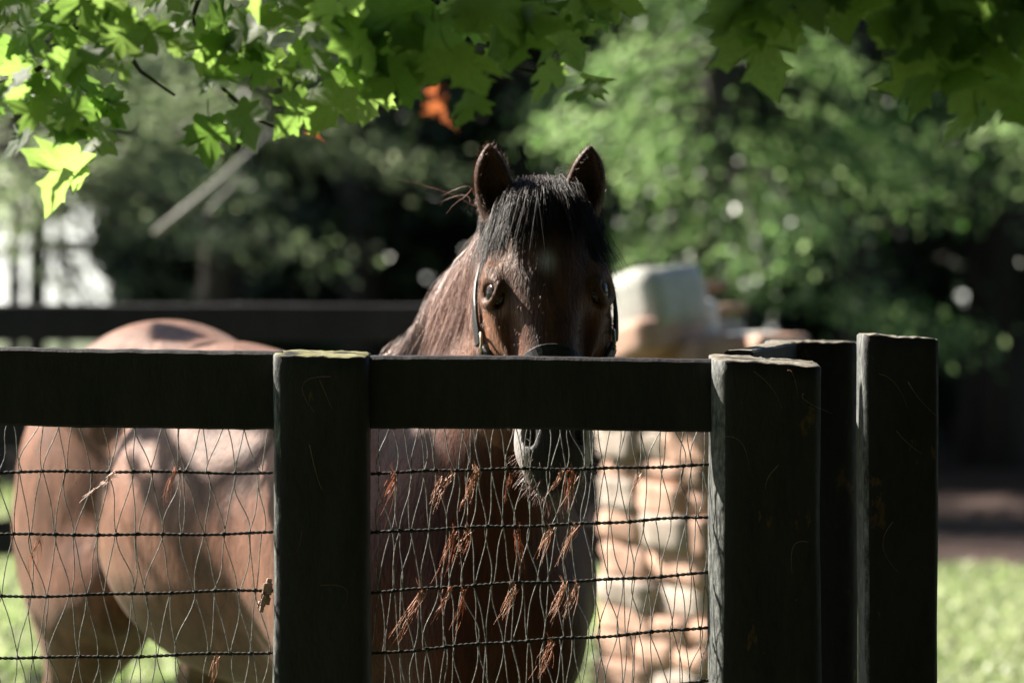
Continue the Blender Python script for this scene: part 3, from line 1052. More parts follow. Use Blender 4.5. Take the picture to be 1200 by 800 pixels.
blend(np.clip((bl[:, 0] - 1.18) / 0.20, 0, 1) * np.clip((1.35 - HV[:, 2]) / 0.1, 0, 1) * ~on_head, (0.080, 0.021, 0.009))   # breast painted darker red to deepen the shade on it

horse = thing('horse', 'bay horse with a dark forelock looking over the fence, body turned away', 'horse', tuple(bp(0.6, 0, 0)))
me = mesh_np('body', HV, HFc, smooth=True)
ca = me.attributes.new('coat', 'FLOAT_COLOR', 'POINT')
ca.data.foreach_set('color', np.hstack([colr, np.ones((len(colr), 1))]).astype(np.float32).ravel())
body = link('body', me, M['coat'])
keep(body, horse)


def put(V, F, name, mat, tone, kind=None, parent=None, smooth=True):
    o = link(name, mesh_np(name, V, F, tone, smooth), mat, kind=kind)
    keep(o, parent or horse)
    return o


# eyes
for s_ in (-1, 1):
    mb = MB()
    n = 14
    c = hp(0.198, 0.0842 * s_, 0.0335)
    V = []; F = []
    for i in range(n + 1):
        th = math.pi * i / n
        for j in range(18):
            ph = 2 * math.pi * j / 18
            V.append(c + 0.0245 * np.array([math.sin(th) * math.cos(ph), math.sin(th) * math.sin(ph), math.cos(th)]))
    for i in range(n):
        for j in range(18):
            F.append((i * 18 + j, (i + 1) * 18 + j, (i + 1) * 18 + (j + 1) % 18, i * 18 + (j + 1) % 18))
    mb.add(V, F)
    keep(mb.build('eye', M['eye']), horse)

# nearest body point lookup for hair that lies on the coat
from mathutils.kdtree import KDTree
_kd = {}


def nearest(P, sel):
    k = (len(sel), int(sel[0]), int(sel[-1]))
    if k not in _kd:
        t_ = KDTree(len(sel))
        for i, p in enumerate(HV[sel].tolist()): t_.insert(p, i)
        t_.balance(); _kd[k] = t_
    t_ = _kd[k]
    return sel[np.array([t_.find(p)[1] for p in P.tolist()], int)]


hs = np.random.default_rng(23)
# short coat hair on head, ears and neck
sel = np.nonzero((HV[:, 2] > 1.30) & (HV[:, 1] < 5.65) & (HV[:, 0] > -0.4))[0]
n = 26000
pick = hs.choice(sel, n)
nearhead = on_head[pick]
fl = np.where(nearhead[:, None], hu[None], np.array([[-0.4, 0.5, -0.75]]))
isear = (cu[pick] < 0.0) & nearhead
fl = np.where(isear[:, None], np.array([[0, 0.1, 0.9]]), fl)
tang = fl - HN[pick] * (fl * HN[pick]).sum(1)[:, None]
root = HV[pick] + hs.normal(size=(n, 3)) * 0.0022
d_ = tang * 0.75 + HN[pick] * 0.5 + hs.normal(size=(n, 3)) * 0.25
L = hs.uniform(0.004, 0.009, n)[:, None]
P = np.stack([root - HN[pick] * 0.002, root + d_ * L * 0.55, root + (d_ + tang * 0.3) * L], 1)
mz = cu[pick] > 0.42
flat_face = nearhead & (cu[pick] > 0.02) & (HN[pick] @ np.array([0, -1.0, 0.2]) > 0.35)
keepm = ~(mz & nearhead) & ~(flat_face & (hs.random(n) < 0.93))
V, F, t = strands(P[keepm], np.full(keepm.sum(), 0.00042), hs.random(keepm.sum()), 1)
put(V, F, 'coat_hair', M['coat_hair'], t, kind='stuff')

# mane: rooted along the crest, falling over the side seen on the left
crest = np.array([bp(0.98, 0, 1.31), bp(1.14, 0, 1.38), (-0.055, 5.45, 1.560), (-0.012, 5.30, 1.645), (HX - 0.008, 5.17, 1.69), (HX - 0.002, 5.115, 1.725)])
n = 5200
s = hs.random(n) * (len(crest) - 1)
i0 = np.clip(s.astype(int), 0, len(crest) - 2); fr_ = (s - i0)[:, None]
root = crest[i0] * (1 - fr_) + crest[i0 + 1] * fr_ + hs.normal(size=(n, 3)) * np.array([0.014, 0.014, 0.008])
nl = 9
L = hs.uniform(0.16, 0.34, n) * (0.8 + 0.2 * np.sin(s * 5))
dirv = np.array([-0.78, 0.10, 0.30]) + hs.normal(size=(n, 3)) * 0.16
down = np.array([-0.16, 0.05, -1.0]) + hs.normal(size=(n, 3)) * 0.10
clump = np.floor(s * 11)[:, None]
cl = np.sin(clump * np.array([[12.9, 78.2, 37.7]])) * 0.16
cl[:, 2] *= 0.3
pts = [root]
d_ = dirv
for k in range(1, nl):
    f_ = min(1.0, k / 3.2)
    d_ = dirv * (1 - f_) + down * f_ + cl * f_
    d_ /= np.linalg.norm(d_, axis=1)[:, None]
    step = L[:, None] / (nl - 1) * (0.7 if k < 3 else 1.1)
    pts.append(pts[-1] + d_ * step)
P = np.stack(pts, 1)
# keep the strands outside the neck
sel = np.nonzero((HV[:, 2] > 1.15) & (HV[:, 1] > 5.08) & (HV[:, 1] < 6.0) & (HV[:, 0] > -0.6))[0]
sel = sel[::3]
lift0 = hs.random(n) ** 2
for k in range(1, nl):
    ni = nearest(P[:, k], sel)
    dd = ((P[:, k] - HV[ni]) * HN[ni]).sum(1)
    lift = 0.003 + 0.024 * lift0 * min(1.0, k / 3)
    push = np.maximum(lift - dd, 0)
    P[:, k] += HN[ni] * push[:, None]
for _ in range(3):
    P[:, 1:-1] = 0.5 * P[:, 1:-1] + 0.25 * (P[:, :-2] + P[:, 2:])
V, F, t = strands(P, hs.uniform(0.0004, 0.0010, n), np.clip(0.40 + 0.34 * np.sin(clump[:, 0] * 5.3) + hs.normal(0, 0.28, n), 0, 1), 2)
put(V, F, 'mane', M['mane'], t)
# stray long hairs beside the ear
n = 40
root = np.array(at(553, 236, 5.16)) + hs.normal(size=(n, 3)) * 0.01
end = np.array(at(504, 250, 5.2)) + hs.normal(size=(n, 3)) * np.array([0.03, 0.02, 0.03])
tt = np.linspace(0, 1, 8)[None, :, None]
P = root[:, None] * (1 - tt) + end[:, None] * tt + np.array([0, 0, 1])[None, None] * (np.sin(tt * 3.14) * hs.uniform(0.0, 0.018, n)[:, None, None]) + hs.normal(size=(n, 1, 3)) * 0.006 * np.sin(tt * 6.28)
P = P[:4]
V, F, t = strands(P, np.full(4, 0.00032), hs.random(4) * 0.4, 3)
put(V, F, 'stray_mane_hair', M['tuft'], t)

# forelock: from the poll down over the forehead
n = 6500
w0 = hs.normal(0, 0.028, n).clip(-0.07, 0.07)
root = H0 + hu * (hs.uniform(-0.012, 0.03, n))[:, None] + hw * w0[:, None] + hv * (hs.uniform(-0.05, 0.055, n))[:, None]
sel = np.nonzero(on_head)[0][::2]
ni = nearest(root, sel); root = HV[ni] + HN[ni] * 0.002
L = hs.uniform(0.07, 0.20, n) * (0.80 + 2.6 * np.abs(w0)).clip(0, 1.0)
nl = 8
wd = w0 * 5.0 + hs.normal(0, 0.22, n) + 0.30 * np.sin(np.floor(w0 * 170) * 12.9)
d_ = HN[ni] * 0.5 + np.array([0, 0, 0.25]) + hv * 0.35 + hs.normal(size=(n, 3)) * 0.15
down = hu[None] + hw[None] * wd[:, None] * 0.55 + hv[None] * 0.05
pts = [root]
for k in range(1, nl):
    f_ = min(1.0, k / 2.5)
    q = d_ * (1 - f_) + down * f_
    q /= np.linalg.norm(q, axis=1)[:, None]
    pts.append(pts[-1] + q * (L / (nl - 1))[:, None])
P = np.stack(pts, 1)
lift0 = hs.random(n)
for k in range(1, nl):
    ni = nearest(P[:, k], sel)
    dd = ((P[:, k] - HV[ni]) * HN[ni]).sum(1)
    P[:, k] += HN[ni] * np.maximum(0.002 + 0.009 * lift0 - dd, 0)[:, None]
V, F, t = strands(P, hs.uniform(0.0003, 0.0006, n), np.clip(hs.normal(0.4, 0.3, n), 0, 1), 4)
put(V, F, 'forelock', M['forelock'], t)

# tail
n = 500
root = bp(-0.50, 0.0, 1.30) + hs.normal(size=(n, 3)) * 0.02
tt = np.linspace(0, 1, 8)
P = []
off = hs.normal(size=(n, 3)) * np.array([0.05, 0.05, 0.0])
for k, q in enumerate(tt):
    P.append(root + (-AX * 0.10 * math.sin(min(q * 3, 1.57)))[None] + off * q + np.array([0, 0, -0.85])[None] * q * hs.uniform(0.75, 1.0, n)[:, None] + BX * 0.03)
V, F, t = strands(np.stack(P, 1), np.full(n, 0.0013), hs.random(n), 5)
put(V, F, 'tail', M['tail'], t)

# whiskers round the lips
sel = np.nonzero(on_head & (cu > 0.465) & (cv < 0.045))[0]
n = 210
pick = hs.choice(sel, n)
d_ = HN[pick] * 0.7 + hu[None] * 0.35 + hs.normal(size=(n, 3)) * 0.18
L = hs.uniform(0.012, 0.032, n)[:, None]
P = np.stack([HV[pick], HV[pick] + d_ * L * 0.5, HV[pick] + d_ * L + np.array([0, 0, -0.25]) * L * 0.4], 1)
V, F, t = strands(P, np.full(n, 0.0004), hs.random(n), 6)
put(V, F, 'whiskers', M['whisker'], t)

# ------------------------------------------------------------------ halter (worn, a thing of its own)
halter = thing('halter', 'black leather halter with small brass fittings worn on the bay horse head', 'halter', tuple(hp(0.3, 0, 0)))
sel_head = np.nonzero((HV[:, 1] < 5.35) & (HV[:, 2] > 1.15))[0][::2]


def strap(name, pts, width, th=0.0045, lift=0.003, mat='leather', closed=False, parent=None, side_hint=None):
    """A flat strap laid on the head through pts (projected onto the coat)."""
    pts = np.array(pts, float)
    # resample
    seg = np.linalg.norm(np.diff(pts, axis=0), axis=1); L = np.concatenate([[0], np.cumsum(seg)])
    m_ = max(8, int(L[-1] / 0.008))
    q = np.linspace(0, L[-1], m_)
    P = np.stack([np.interp(q, L, pts[:, i]) for i in range(3)], 1)
    ni = nearest(P, sel_head)
    N = HN[ni]
    P = HV[ni] + N * lift
    for _ in range(3):
        P[1:-1] = 0.5 * P[1:-1] + 0.25 * (P[:-2] + P[2:]); N[1:-1] = 0.5 * N[1:-1] + 0.25 * (N[:-2] + N[2:])
    N /= np.linalg.norm(N, axis=1)[:, None]
    T = np.gradient(P, axis=0); T /= np.linalg.norm(T, axis=1)[:, None]
    S = np.cross(T, N); S /= np.linalg.norm(S, axis=1)[:, None]
    prof = [(-.5, 0), (-.5, .7), (-.42, 1), (.42, 1), (.5, .7), (.5, 0)]
    V = np.stack([P + S * (a1 * width) + N * (b1 * th) for a1, b1 in prof], 1).reshape(-1, 3)
    k = len(prof); F = []
    for i in range(len(P) - 1):
        for j in range(k):
            r_ = (j + 1) % k
            F.append((i * k + j, i * k + r_, (i + 1) * k + r_, (i + 1) * k + j))
    for e0 in (0, (len(P) - 1) * k):
        F.append((e0, e0 + 1, e0 + 2, e0 + 3)); F.append((e0, e0 + 3, e0 + 4, e0 + 5))
    mb = MB(); mb.add(V, F)
    o = mb.build(name, M[mat], smooth=False)
    return keep(o, parent or halter)


def ring(name, c, nrm, up, rx, ry, rad, parent=None):
    nrm = nrm / np.linalg.norm(nrm); up = up - nrm * (up @ nrm); up /= np.linalg.norm(up); sd = np.cross(nrm, up)
    an = np.linspace(0, 2 * math.pi, 25)
    def sq(v): return np.sign(v) * np.abs(v) ** 0.7
    mb = MB(); mb.tube([c + sd * rx * sq(math.cos(a1)) + up * ry * sq(math.sin(a1)) for a1 in an], rad, 6, cap=False)
    return keep(mb.build(name, M['brass']), parent or halter)


for s_ in (-1, 1):
    ck = strap('cheek_strap', [hp(0.05, 0.10 * s_, -0.07), hp(0.13, 0.12 * s_, -0.055), hp(0.20, 0.13 * s_, -0.036), hp(0.262, 0.125 * s_, -0.032)], 0.024, th=0.007, lift=0.006)
    strap('lower_cheek_strap', [hp(0.275, 0.12 * s_, -0.028), hp(0.33, 0.10 * s_, -0.012), hp(0.385, 0.085 * s_, -0.005)], 0.024, th=0.007, lift=0.006)
    ring('buckle', hp(0.268, 0.1175 * s_, -0.02), hw * s_, hu, 0.010, 0.018, 0.0025)
    ring('side_ring', hp(0.388, 0.070 * s_, -0.010), hw * s_, hu, 0.016, 0.016, 0.0028)
strap('noseband', [hp(0.375, -0.075, -0.005), hp(0.345, -0.055, 0.055), hp(0.330, -0.02, 0.075), hp(0.327, 0.0, 0.08), hp(0.330, 0.02, 0.075), hp(0.345, 0.055, 0.055), hp(0.375, 0.075, -0.005)], 0.024, th=0.006, lift=0.004)
strap('chin_strap', [hp(0.39, -0.07, -0.02), hp(0.40, -0.05, -0.10), hp(0.40, 0.0, -0.12), hp(0.40, 0.05, -0.10), hp(0.39, 0.07, -0.02)], 0.020)
strap('crown_strap', [hp(0.05, -0.10, -0.075), hp(-0.005, -0.075, -0.06), hp(-0.03, 0, -0.06), hp(-0.005, 0.075, -0.06), hp(0.05, 0.10, -0.075)], 0.022)

# ------------------------------------------------------------------ horse hair snagged on the wires
TUFTS = [
    (463, 556, 438, 618, 9, 0.35, 'two long copper hair strands slanting left under the top wire beside the middle post'),
    (517, 558, 502, 592, 7, 0.5, 'thin tan wisp of hair on the top wire, second from the middle post'),
    (531, 556, 508, 598, 8, 0.6, 'curled tan wisp of hair on the top wire just left of the bushy tuft'),
    (559, 552, 541, 600, 34, 0.75, 'bushiest pinkish hair tuft hanging from the top wire left of the muzzle'),
    (597, 556, 590, 590, 8, 0.2, 'short rusty hair wisp on the top wire between bushy tuft and muzzle'),
    (671, 553, 664, 602, 20, 0.25, 'rusty orange hair tuft on the top wire below the right side of the muzzle'),
    (660, 555, 638, 585, 8, 0.6, 'wispy hair strands crossing the whiskers under the muzzle'),
    (533, 623, 514, 676, 20, 0.3, 'thick copper hair tuft on the second wire, longest of that row'),
    (549, 622, 528, 668, 10, 0.55, 'looped hair strands just right of the thick copper tuft on the second wire'),
    (606, 622, 614, 668, 14, 0.1, 'dark orange hair tuft leaning right on the second wire'),
    (645, 622, 628, 662, 10, 0.85, 'pale wispy hair tuft on the second wire under the muzzle'),
    (674, 617, 652, 660, 12, 0.8, 'pale branching hair strands on the second wire at the chest edge'),
    (496, 692, 460, 752, 16, 0.55, 'longest pale and copper hair tuft on the third wire nearest the middle post'),
    (527, 690, 508, 728, 12, 0.5, 'frayed brown hair loop on the third wire'),
    (543, 692, 532, 744, 12, 0.2, 'straight copper hair tuft on the third wire beside the frayed loop'),
    (604, 688, 581, 732, 18, 0.65, 'bent pinkish hair tuft on the third wire at mid panel'),
    (661, 685, 644, 726, 20, 0.75, 'spread pinkish hair clump on the third wire near the chest edge'),
    (676, 684, 660, 726, 14, 0.6, 'rightmost hair tuft on the third wire, beside the spread clump'),
    (645, 752, 632, 798, 16, 0.45, 'reddish hair tuft on the fourth wire, lowest in the right panel'),
    (135, 553, 95, 586, 7, 0.8, 'straw-coloured wisp on the top wire in front of the hind leg'),
    (48, 629, 35, 682, 8, 0.3, 'brown forked hair wisp on the second wire over the thigh'),
    (205, 549, 193, 592, 9, 0.45, 'tan hair wisp on the top wire in front of the belly'),
    (254, 770, 248, 802, 7, 0.6, 'short tan wisp on the lowest wire of the left panel'),
    (750, 553, 738, 590, 9, 0.7, 'faint pinkish wisp on the wire in front of the stone pier'),
]
for q, (xa, ya, xb, yb, nst, tone, lab) in enumerate(TUFTS):
    nst = int(nst * 1.0) + 4
    dd = MESH_D - 0.004
    A = np.array(at(xa, ya, dd)); B = np.array(at(xb, yb, dd))
    rt = np.random.default_rng(100 + q)
    L = np.linalg.norm(B - A)
    n = nst
    ln = rt.uniform(0.35, 1.1, n)
    spread = rt.normal(size=(n, 3)) * L * np.array([0.085, 0.04, 0.05])
    tt = np.linspace(0, 1, 8)[None, :, None]
    side = np.array([1, 0, 0.3])
    curl = rt.normal(size=(n, 1, 1)) * L * 0.06
    P = A + (B - A)[None, None] * tt * ln[:, None, None] + spread[:, None] * tt ** 1.5 + side[None, None] * np.sin(tt * 3.14) * curl
    wr = np.linspace(0, 1, 8)
    root_loop = rt.normal(size=(n, 1, 3)) * 0.0035 * (1 - tt) ** 2
    P = P + root_loop
    # a few ends wrapped over the wire, sticking up
    P[: n // 5, :, 2] = 2 * A[2] - P[: n // 5, :, 2]
    P[: n // 5] = A + (P[: n // 5] - A) * 0.25
    V, F, t = strands(P, rt.uniform(0.0004, 0.0008, n), np.clip(rt.normal(tone, 0.2, n), 0, 1), q)
    V = V - A
    me = mesh_np('hair_tuft', V, F, t, True)
    o = link('hair_tuft', me, M['tuft'], label=lab, cat='hair tuft', group='hair tufts snagged on the fence wire')
    o.location = A
rh = np.random.default_rng(77)
hl = []
for (px, py, d) in ((355, 450, FD), (385, 470, FD), (372, 560, FD), (405, 690, FD), (350, 640, FD), (930, 440, FD), (905, 455, FD), (945, 470, FD), (900, 560, FD), (930, 640, FD), (870, 520, FD), (1050, 450, 4.78), (1065, 520, 4.78), (1035, 640, 4.78), (1080, 470, 4.78)):
    c = np.array(at(px, py, d - 0.006)); an = rh.uniform(0.6, 2.4); L = rh.uniform(0.03, 0.09)
    tt = np.linspace(-.5, .5, 8)
    hl.append(np.stack([c[0] + math.cos(an) * tt * L + rh.normal() * 0.012 * (4 * tt * tt), np.full(8, c[1]) + 0.003 * np.cos(tt * 6), c[2] - math.sin(an) * tt * L + rh.normal() * 0.01 * (4 * tt * tt)], 1))
V, F, t = strands(np.array(hl), np.full(len(hl), 0.00026), rh.random(len(hl)), 9)
keep(link('stuck_hair', mesh_np('stuck_hair', V, F, t, True), M['tuft'], kind='stuff'), fence)
# crumbly wood chip caught beside the middle post
chip = MB()
rcp = np.random.default_rng(3)
for k in range(11):
    q = stone_mesh(rcp.uniform(.006, .012), rcp.uniform(.006, .010), rcp.uniform(.008, .016), 300 + k)
    Vq = np.vstack(q.v) + np.array([rcp.normal() * 0.0035, rcp.normal() * 0.003, (k - 5) * 0.0042])
    chip.add(Vq, np.vstack(q.f))
me_o = chip.build('bark_chip', M['stone_brown'], label='crumbly tan bark chip caught between wire and middle post', cat='bark chip')
me_o.location = at(311, 697, MESH_D - 0.006)
me_o.rotation_euler = (0, 0.2, 0.3)

# ------------------------------------------------------------------ overhanging maple
LEAF_OUT = [(0, 0), (0.10, -0.06), (0.24, -0.10), (0.33, -0.02), (0.30, 0.10), (0.42, 0.13), (0.56, 0.20), (0.47, 0.27), (0.52, 0.38), (0.64, 0.47), (0.50, 0.49), (0.45, 0.58),
            (0.33, 0.50), (0.20, 0.47), (0.22, 0.60), (0.32, 0.72), (0.21, 0.73), (0.16, 0.83), (0.10, 0.90), (0.0, 1.06)]


def leaf_mesh(name, seed, cup, stem=0.35):
    r = np.random.default_rng(seed)
    pts = []
    for (x, y) in LEAF_OUT: pts.append([x * r.uniform(0.92, 1.08), y])
    left = [[-x * r.uniform(0.9, 1.1), y] for (x, y) in LEAF_OUT[1:-1]][::-1]
    ring_ = np.array(pts + left)
    n = len(ring_)
    c = np.array([0, 0.34])
    inner = c + (ring_ - c) * 0.5
    V2 = np.vstack([ring_, inner, c])
    a1, a2 = r.uniform(-1, 1, 2)
    z = cup * (V2[:, 0] ** 2) * 1.1 - cup * 0.6 * (V2[:, 1] - 0.3) ** 2 + 0.05 * np.sin(V2[:, 0] * 9 + a1 * 3) * np.abs(V2[:, 0]) + 0.06 * a2 * V2[:, 0] * V2[:, 1] - 0.03 * np.exp(-(V2[:, 0] / 0.03) ** 2)
    V = np.column_stack([V2, z])
    F = []
    for i in range(n):
        j = (i + 1) % n
        F.append((i, j, n + j, n + i)); F.append((n + i, n + j, 2 * n, 2 * n))
    mb = MB(); mb.add(V, F)
    mb.tube([(0, 0.02, -0.005), (0.01, -stem * 0.5, 0.02), (0.0, -stem, 0.07)], 0.012, 4, cap=False)
    Vx = np.vstack(mb.v); Fx = np.vstack(mb.f)
    me = bpy.data.meshes.new(name)
    me.from_pydata(Vx.tolist(), [], [[i for k, i in enumerate(f) if i not in f[:k]] for f in Fx.tolist()])
    me.polygons.foreach_set('use_smooth', np.ones(len(me.polygons), bool))
    return me


leaf_vars = [leaf_mesh('leaf', s, c) for s, c in ((1, -0.25), (2, -0.5), (3, 0.1), (4, -0.8), (5, -0.35))]
for me in leaf_vars: me.materials.append(M['maple'])
dead_me = leaf_mesh('dead_leaf', 9, -1.3); dead_me.materials.append(M['dead_leaf'])

maple = thing('maple_tree', 'maple tree whose green leafy branches hang down across the top of the view', 'tree', (3.6, 3.2, 0))


def place_leaf(px, py, size_px, tip_deg, d, me, tilt=None, name='leaf', rnd=random):
    """Leaf centred near a pixel; tip_deg is measured in the picture, 0 = right, 90 = down."""
    o = bpy.data.objects.new(name, me)
    col.objects.link(o)
    s = size_px / FPX * d
    a1 = R(tip_deg)
    tip = Vector((math.cos(a1), 0, -math.sin(a1)))
    if tilt is None: tilt = (rnd.gauss(-0.1, 0.75), rnd.gauss(0.45, 0.7))
    nrm = Vector((tilt[0], -1, tilt[1]))
    tip = (tip - nrm * (tip.dot(nrm) / nrm.length_squared)).normalized()
    nrm.normalize()
    sx = tip.cross(nrm)
    Mx = Matrix((sx, tip, nrm)).transposed().to_4x4()
    c = at(px, py, d)
    Mx = Matrix.Translation(c - tip * s * 0.45) @ Mx @ Matrix.Scale(s, 4)
    o.parent = maple
    o.matrix_parent_inverse = Matrix.Translation(-Vector(maple.location))
    o.matrix_basis = Mx
    return o


rl = random.Random(11)
HAND = [(72, 208, 92, 128, 4.1), (104, 172, 78, 95, 4.15), (92, 150, 70, 60, 4.1), (245, 165, 68, 88, 4.05), (325, 82, 74, 5, 4.15), (288, 150, 70, 50, 3.95),
        (112, 62, 62, 20, 4.1), (88, 100, 64, 120, 4.2), (52, 112, 60, 100, 4.1), (28, 42, 74, 150, 4.15), (20, 165, 66, 160, 4.05), (148, 58, 70, 30, 4.1), (266, 25, 62, -20, 4.15),
        (205, 35, 56, 80, 4.1), (125, 130, 62, 40, 4.2), (175, 45, 60, 60, 4.0), (240, 60, 60, 100, 4.1), (15, 100, 60, 170, 4.0), (65, 25, 60, 90, 4.1), (180, 20, 64, 200, 4.1),
        (300, 35, 70, 60, 4.0), (345, 135, 70, 130, 4.1), (385, 128, 80, 110, 4.0), (432, 120, 60, 100, 4.2), (455, 95, 80, 140, 3.9), (500, 60, 90, 100, 3.9), (545, 85, 110, 80, 3.8),
        (547, 130, 60, 88, 3.85), (600, 60, 90, 70, 3.9), (640, 95, 62, 95, 4.0), (682, 108, 58, 100, 4.05), (700, 92, 44, 10, 4.1), (665, 50, 80, 60, 4.0), (625, 25, 100, 40, 3.9), (690, 15, 60, 20, 4.0),
        (730, 5, 60, 20, 4.0), (415, 50, 90, 150, 3.9), (360, 40, 80, 100, 4.0), (470, 25, 90, 60, 3.9), (560, 20, 100, 110, 3.85),
        (893, 62, 118, 75, 3.6), (868, 15, 100, 170, 3.6), (935, 20, 100, 20, 3.6), (985, 5, 110, 60, 3.6), (1035, 15, 110, 100, 3.55), (1080, 65, 130, 110, 3.5), (1130, 140, 84, 150, 3.65),
        (1115, 85, 120, 60, 3.5), (1165, 60, 120, 90, 3.5), (1185, 20, 120, 40, 3.5), (1105, 20, 120, 80, 3.5), (1190, 115, 110, 70, 3.55), (1060, 100, 80, 160, 3.6), (1150, 105, 100, 30, 3.5)]
for (px, py, sz, dg, d) in HAND:
    place_leaf(px, py, sz * (0.90 if px < 760 else 0.88), dg, d + (0.1 if px < 760 else 0.38), rl.choice(leaf_vars), rnd=rl)
cnt = 0
while cnt < 235:
    px = rl.uniform(-40, 1230); py = rl.uniform(-70, 190)
    lim = np.interp(px, [0, 120, 160, 230, 270, 330, 400, 450, 560, 620, 690, 720, 735, 825, 840, 950, 1000, 1040, 1200, 1230], [160, 140, 60, 70, 125, 90, 105, 105, 85, 60, 50, 5, -30, -30, 35, 15, 10, 45, 75, 80])
    if py > lim: continue
    d = rl.uniform(4.0, 4.45) if px < 760 else rl.uniform(3.8, 4.2)
    place_leaf(px, py, rl.uniform(30, 62) if px < 760 else rl.uniform(45, 85), rl.gauss(90, 60), d, rl.choice(leaf_vars), rnd=rl)
    cnt += 1
for (px, py, sz, dg, d) in ((521, 132, 40, 84, 8.4), (511, 112, 24, 110, 8.4), (373, 156, 24, 92, 5.6)):
    o = place_leaf(px, py, sz, dg, d, dead_me, (3.4, 0.2), 'dead_leaf', rl)
    o['label'] = 'rust brown withered leaf'

# limbs and twigs
tr = MB(); tr.tube([(3.6, 3.2, -0.1), (3.55, 3.2, 1.0), (3.45, 3.25, 2.2), (3.3, 3.3, 3.4)], [0.24, 0.19, 0.17, 0.14], 12)
keep(tr.build('trunk', M['bark']), maple)
lim_ = MB()
lim_.tube([(3.42, 3.25, 2.4), (2.4, 3.45, 2.55), (1.3, 3.7, 2.35), (0.4, 3.95, 2.2), (-0.5, 4.1, 2.15), (-1.3, 4.2, 2.2)], [0.08, 0.06, 0.04, 0.025, 0.015, 0.008], 8)
lim_.tube([(3.4, 3.25, 2.9), (2.2, 3.4, 3.1), (0.8, 3.7, 3.0), (0.0, 3.9, 2.8)], [0.08, 0.05, 0.03, 0.012], 8)
keep(lim_.build('limb', M['bark']), maple)
for pts, r0 in (([(70, -45), (92, 15), (84, 48), (60, 70), (35, 88), (-20, 100)], 0.0075), ([(92, 15), (118, 32), (140, 50), (165, 84), (205, 112)], 0.0055),
                ([(380, -45), (420, 12), (455, 40), (520, 62), (590, 78), (660, 90)], 0.006), ([(250, -45), (225, 20), (235, 60), (262, 105), (300, 140), (345, 158)], 0.005),
                ([(700, -40), (660, 10), (640, 45), (632, 85)], 0.005), ([(1140, -60), (1090, 20), (1040, 10), (960, 5), (900, 30)], 0.008), ([(1180, -40), (1150, 40), (1120, 80), (1110, 130)], 0.007)):
    d = 4.24 if pts[0][0] < 760 else 3.95
    mb = MB(); P = [at(x, y, d + 0.015 * i) for i, (x, y) in enumerate(pts)]
    mb.tube(P, np.linspace(r0, r0 * 0.4, len(P)), 6)
    keep(mb.build('twig', M['bark']), maple)
# unseen canopy above the view, shaped to shade the maple leaves and breast
rc = np.random.default_rng(4)
C = np.stack([rc.uniform(-3.2, 4.5, 52000), rc.uniform(-1.0, 7.0, 52000), 2.1 + rc.gamma(2.0, 0.55, 52000)], 1)
hgt = C[:, 2] - 1.95
back = np.stack([C[:, 0] - SUN.x / SUN.z * hgt, C[:, 1] - SUN.y / SUN.z * hgt], 1)      # slid down along the sun, to tell where each leaf throws shade
cl = fbm(C, 2.6, 6, 2)
ok = (((back[:, 0] > -0.26 + 0.06 * cl) & (back[:, 1] < 4.55 + 0.1 * cl)) | (((back[:, 0] + 1.22) / 0.27) ** 2 + ((back[:, 1] - 5.75) / 0.30) ** 2 < 1 + 0.3 * cl)) & (C[:, 2] > CAM_Z + 0.09 * C[:, 1] + 0.10) & (cl > -0.55)  # the ellipse adds leaves that shade the shoulder and breast
C = C[ok]
V, F, t = cards(C, 0.13, 8, 1.3, flat=1.2)
o = link('shade_foliage', mesh_np('shade_foliage', V, F, t), M['shade_canopy'], kind='stuff'); keep(o, maple)


# ------------------------------------------------------------------ trees beyond the paddock
def tree(name, label, x, y, h, rad, base, n, size, mat, seed, trunk_r=0.18, droop=0.6, clumps=60, lean=0.0, aspect=1.0, group='trees beyond the paddock'):
    r = np.random.default_rng(seed)
    root = thing(name, label, 'tree', (x, y, 0), group)
    mb = MB()
    zs = np.linspace(-0.1, h * 0.95, 9)
    mb.tube([(lean * z_ + 0.06 * math.sin(z_ * 1.3 + seed), 0.05 * math.cos(z_ + seed), z_) for z_ in zs], trunk_r * (1 - 0.85 * np.linspace(0, 1, 9)), 10)
    mb.build('trunk', M['bark'], root)
    bb = MB(); cs = []
    for k in range(clumps):
        z_ = base + (h - base) * r.random() ** 1.15
        rr = rad * (1 - 0.75 * ((z_ - base) / (h - base))) * r.uniform(0.35, 1.0)
        an = r.uniform(0, 6.28)
        tip = np.array([lean * z_ + rr * math.cos(an), rr * math.sin(an), z_ - droop * rr * 0.35])
        st = np.array([lean * z_, 0, z_ + 0.1])
        bb.tube([st, st * 0.5 + tip * 0.5 + [0, 0, 0.12], tip], [0.03, 0.018, 0.006], 4, cap=False)
        cs.append((st, tip))
    bb.build('limbs', M['bark'], root)
    per = n // clumps
    Cs = []; D = []
    for st, tip in cs:
        tt = r.beta(3.5, 1.1, per)[:, None] * 1.1
        c = st * (1 - tt) + tip * tt + r.normal(size=(per, 3)) * np.array([0.26, 0.26, 0.13]) * (0.32 + rad * 0.15)
        Cs.append(c)
        dv = (tip - st); dv = dv / (np.linalg.norm(dv) + 1e-6); D.append(np.tile(dv + [0, 0, -0.35 * droop], (per, 1)))
    V, F, t = cards(np.vstack(Cs), size, seed, aspect, np.vstack(D), flat=0.6)
    o = link('crown', mesh_np('crown', V, F, t), M[mat], root)
    return root


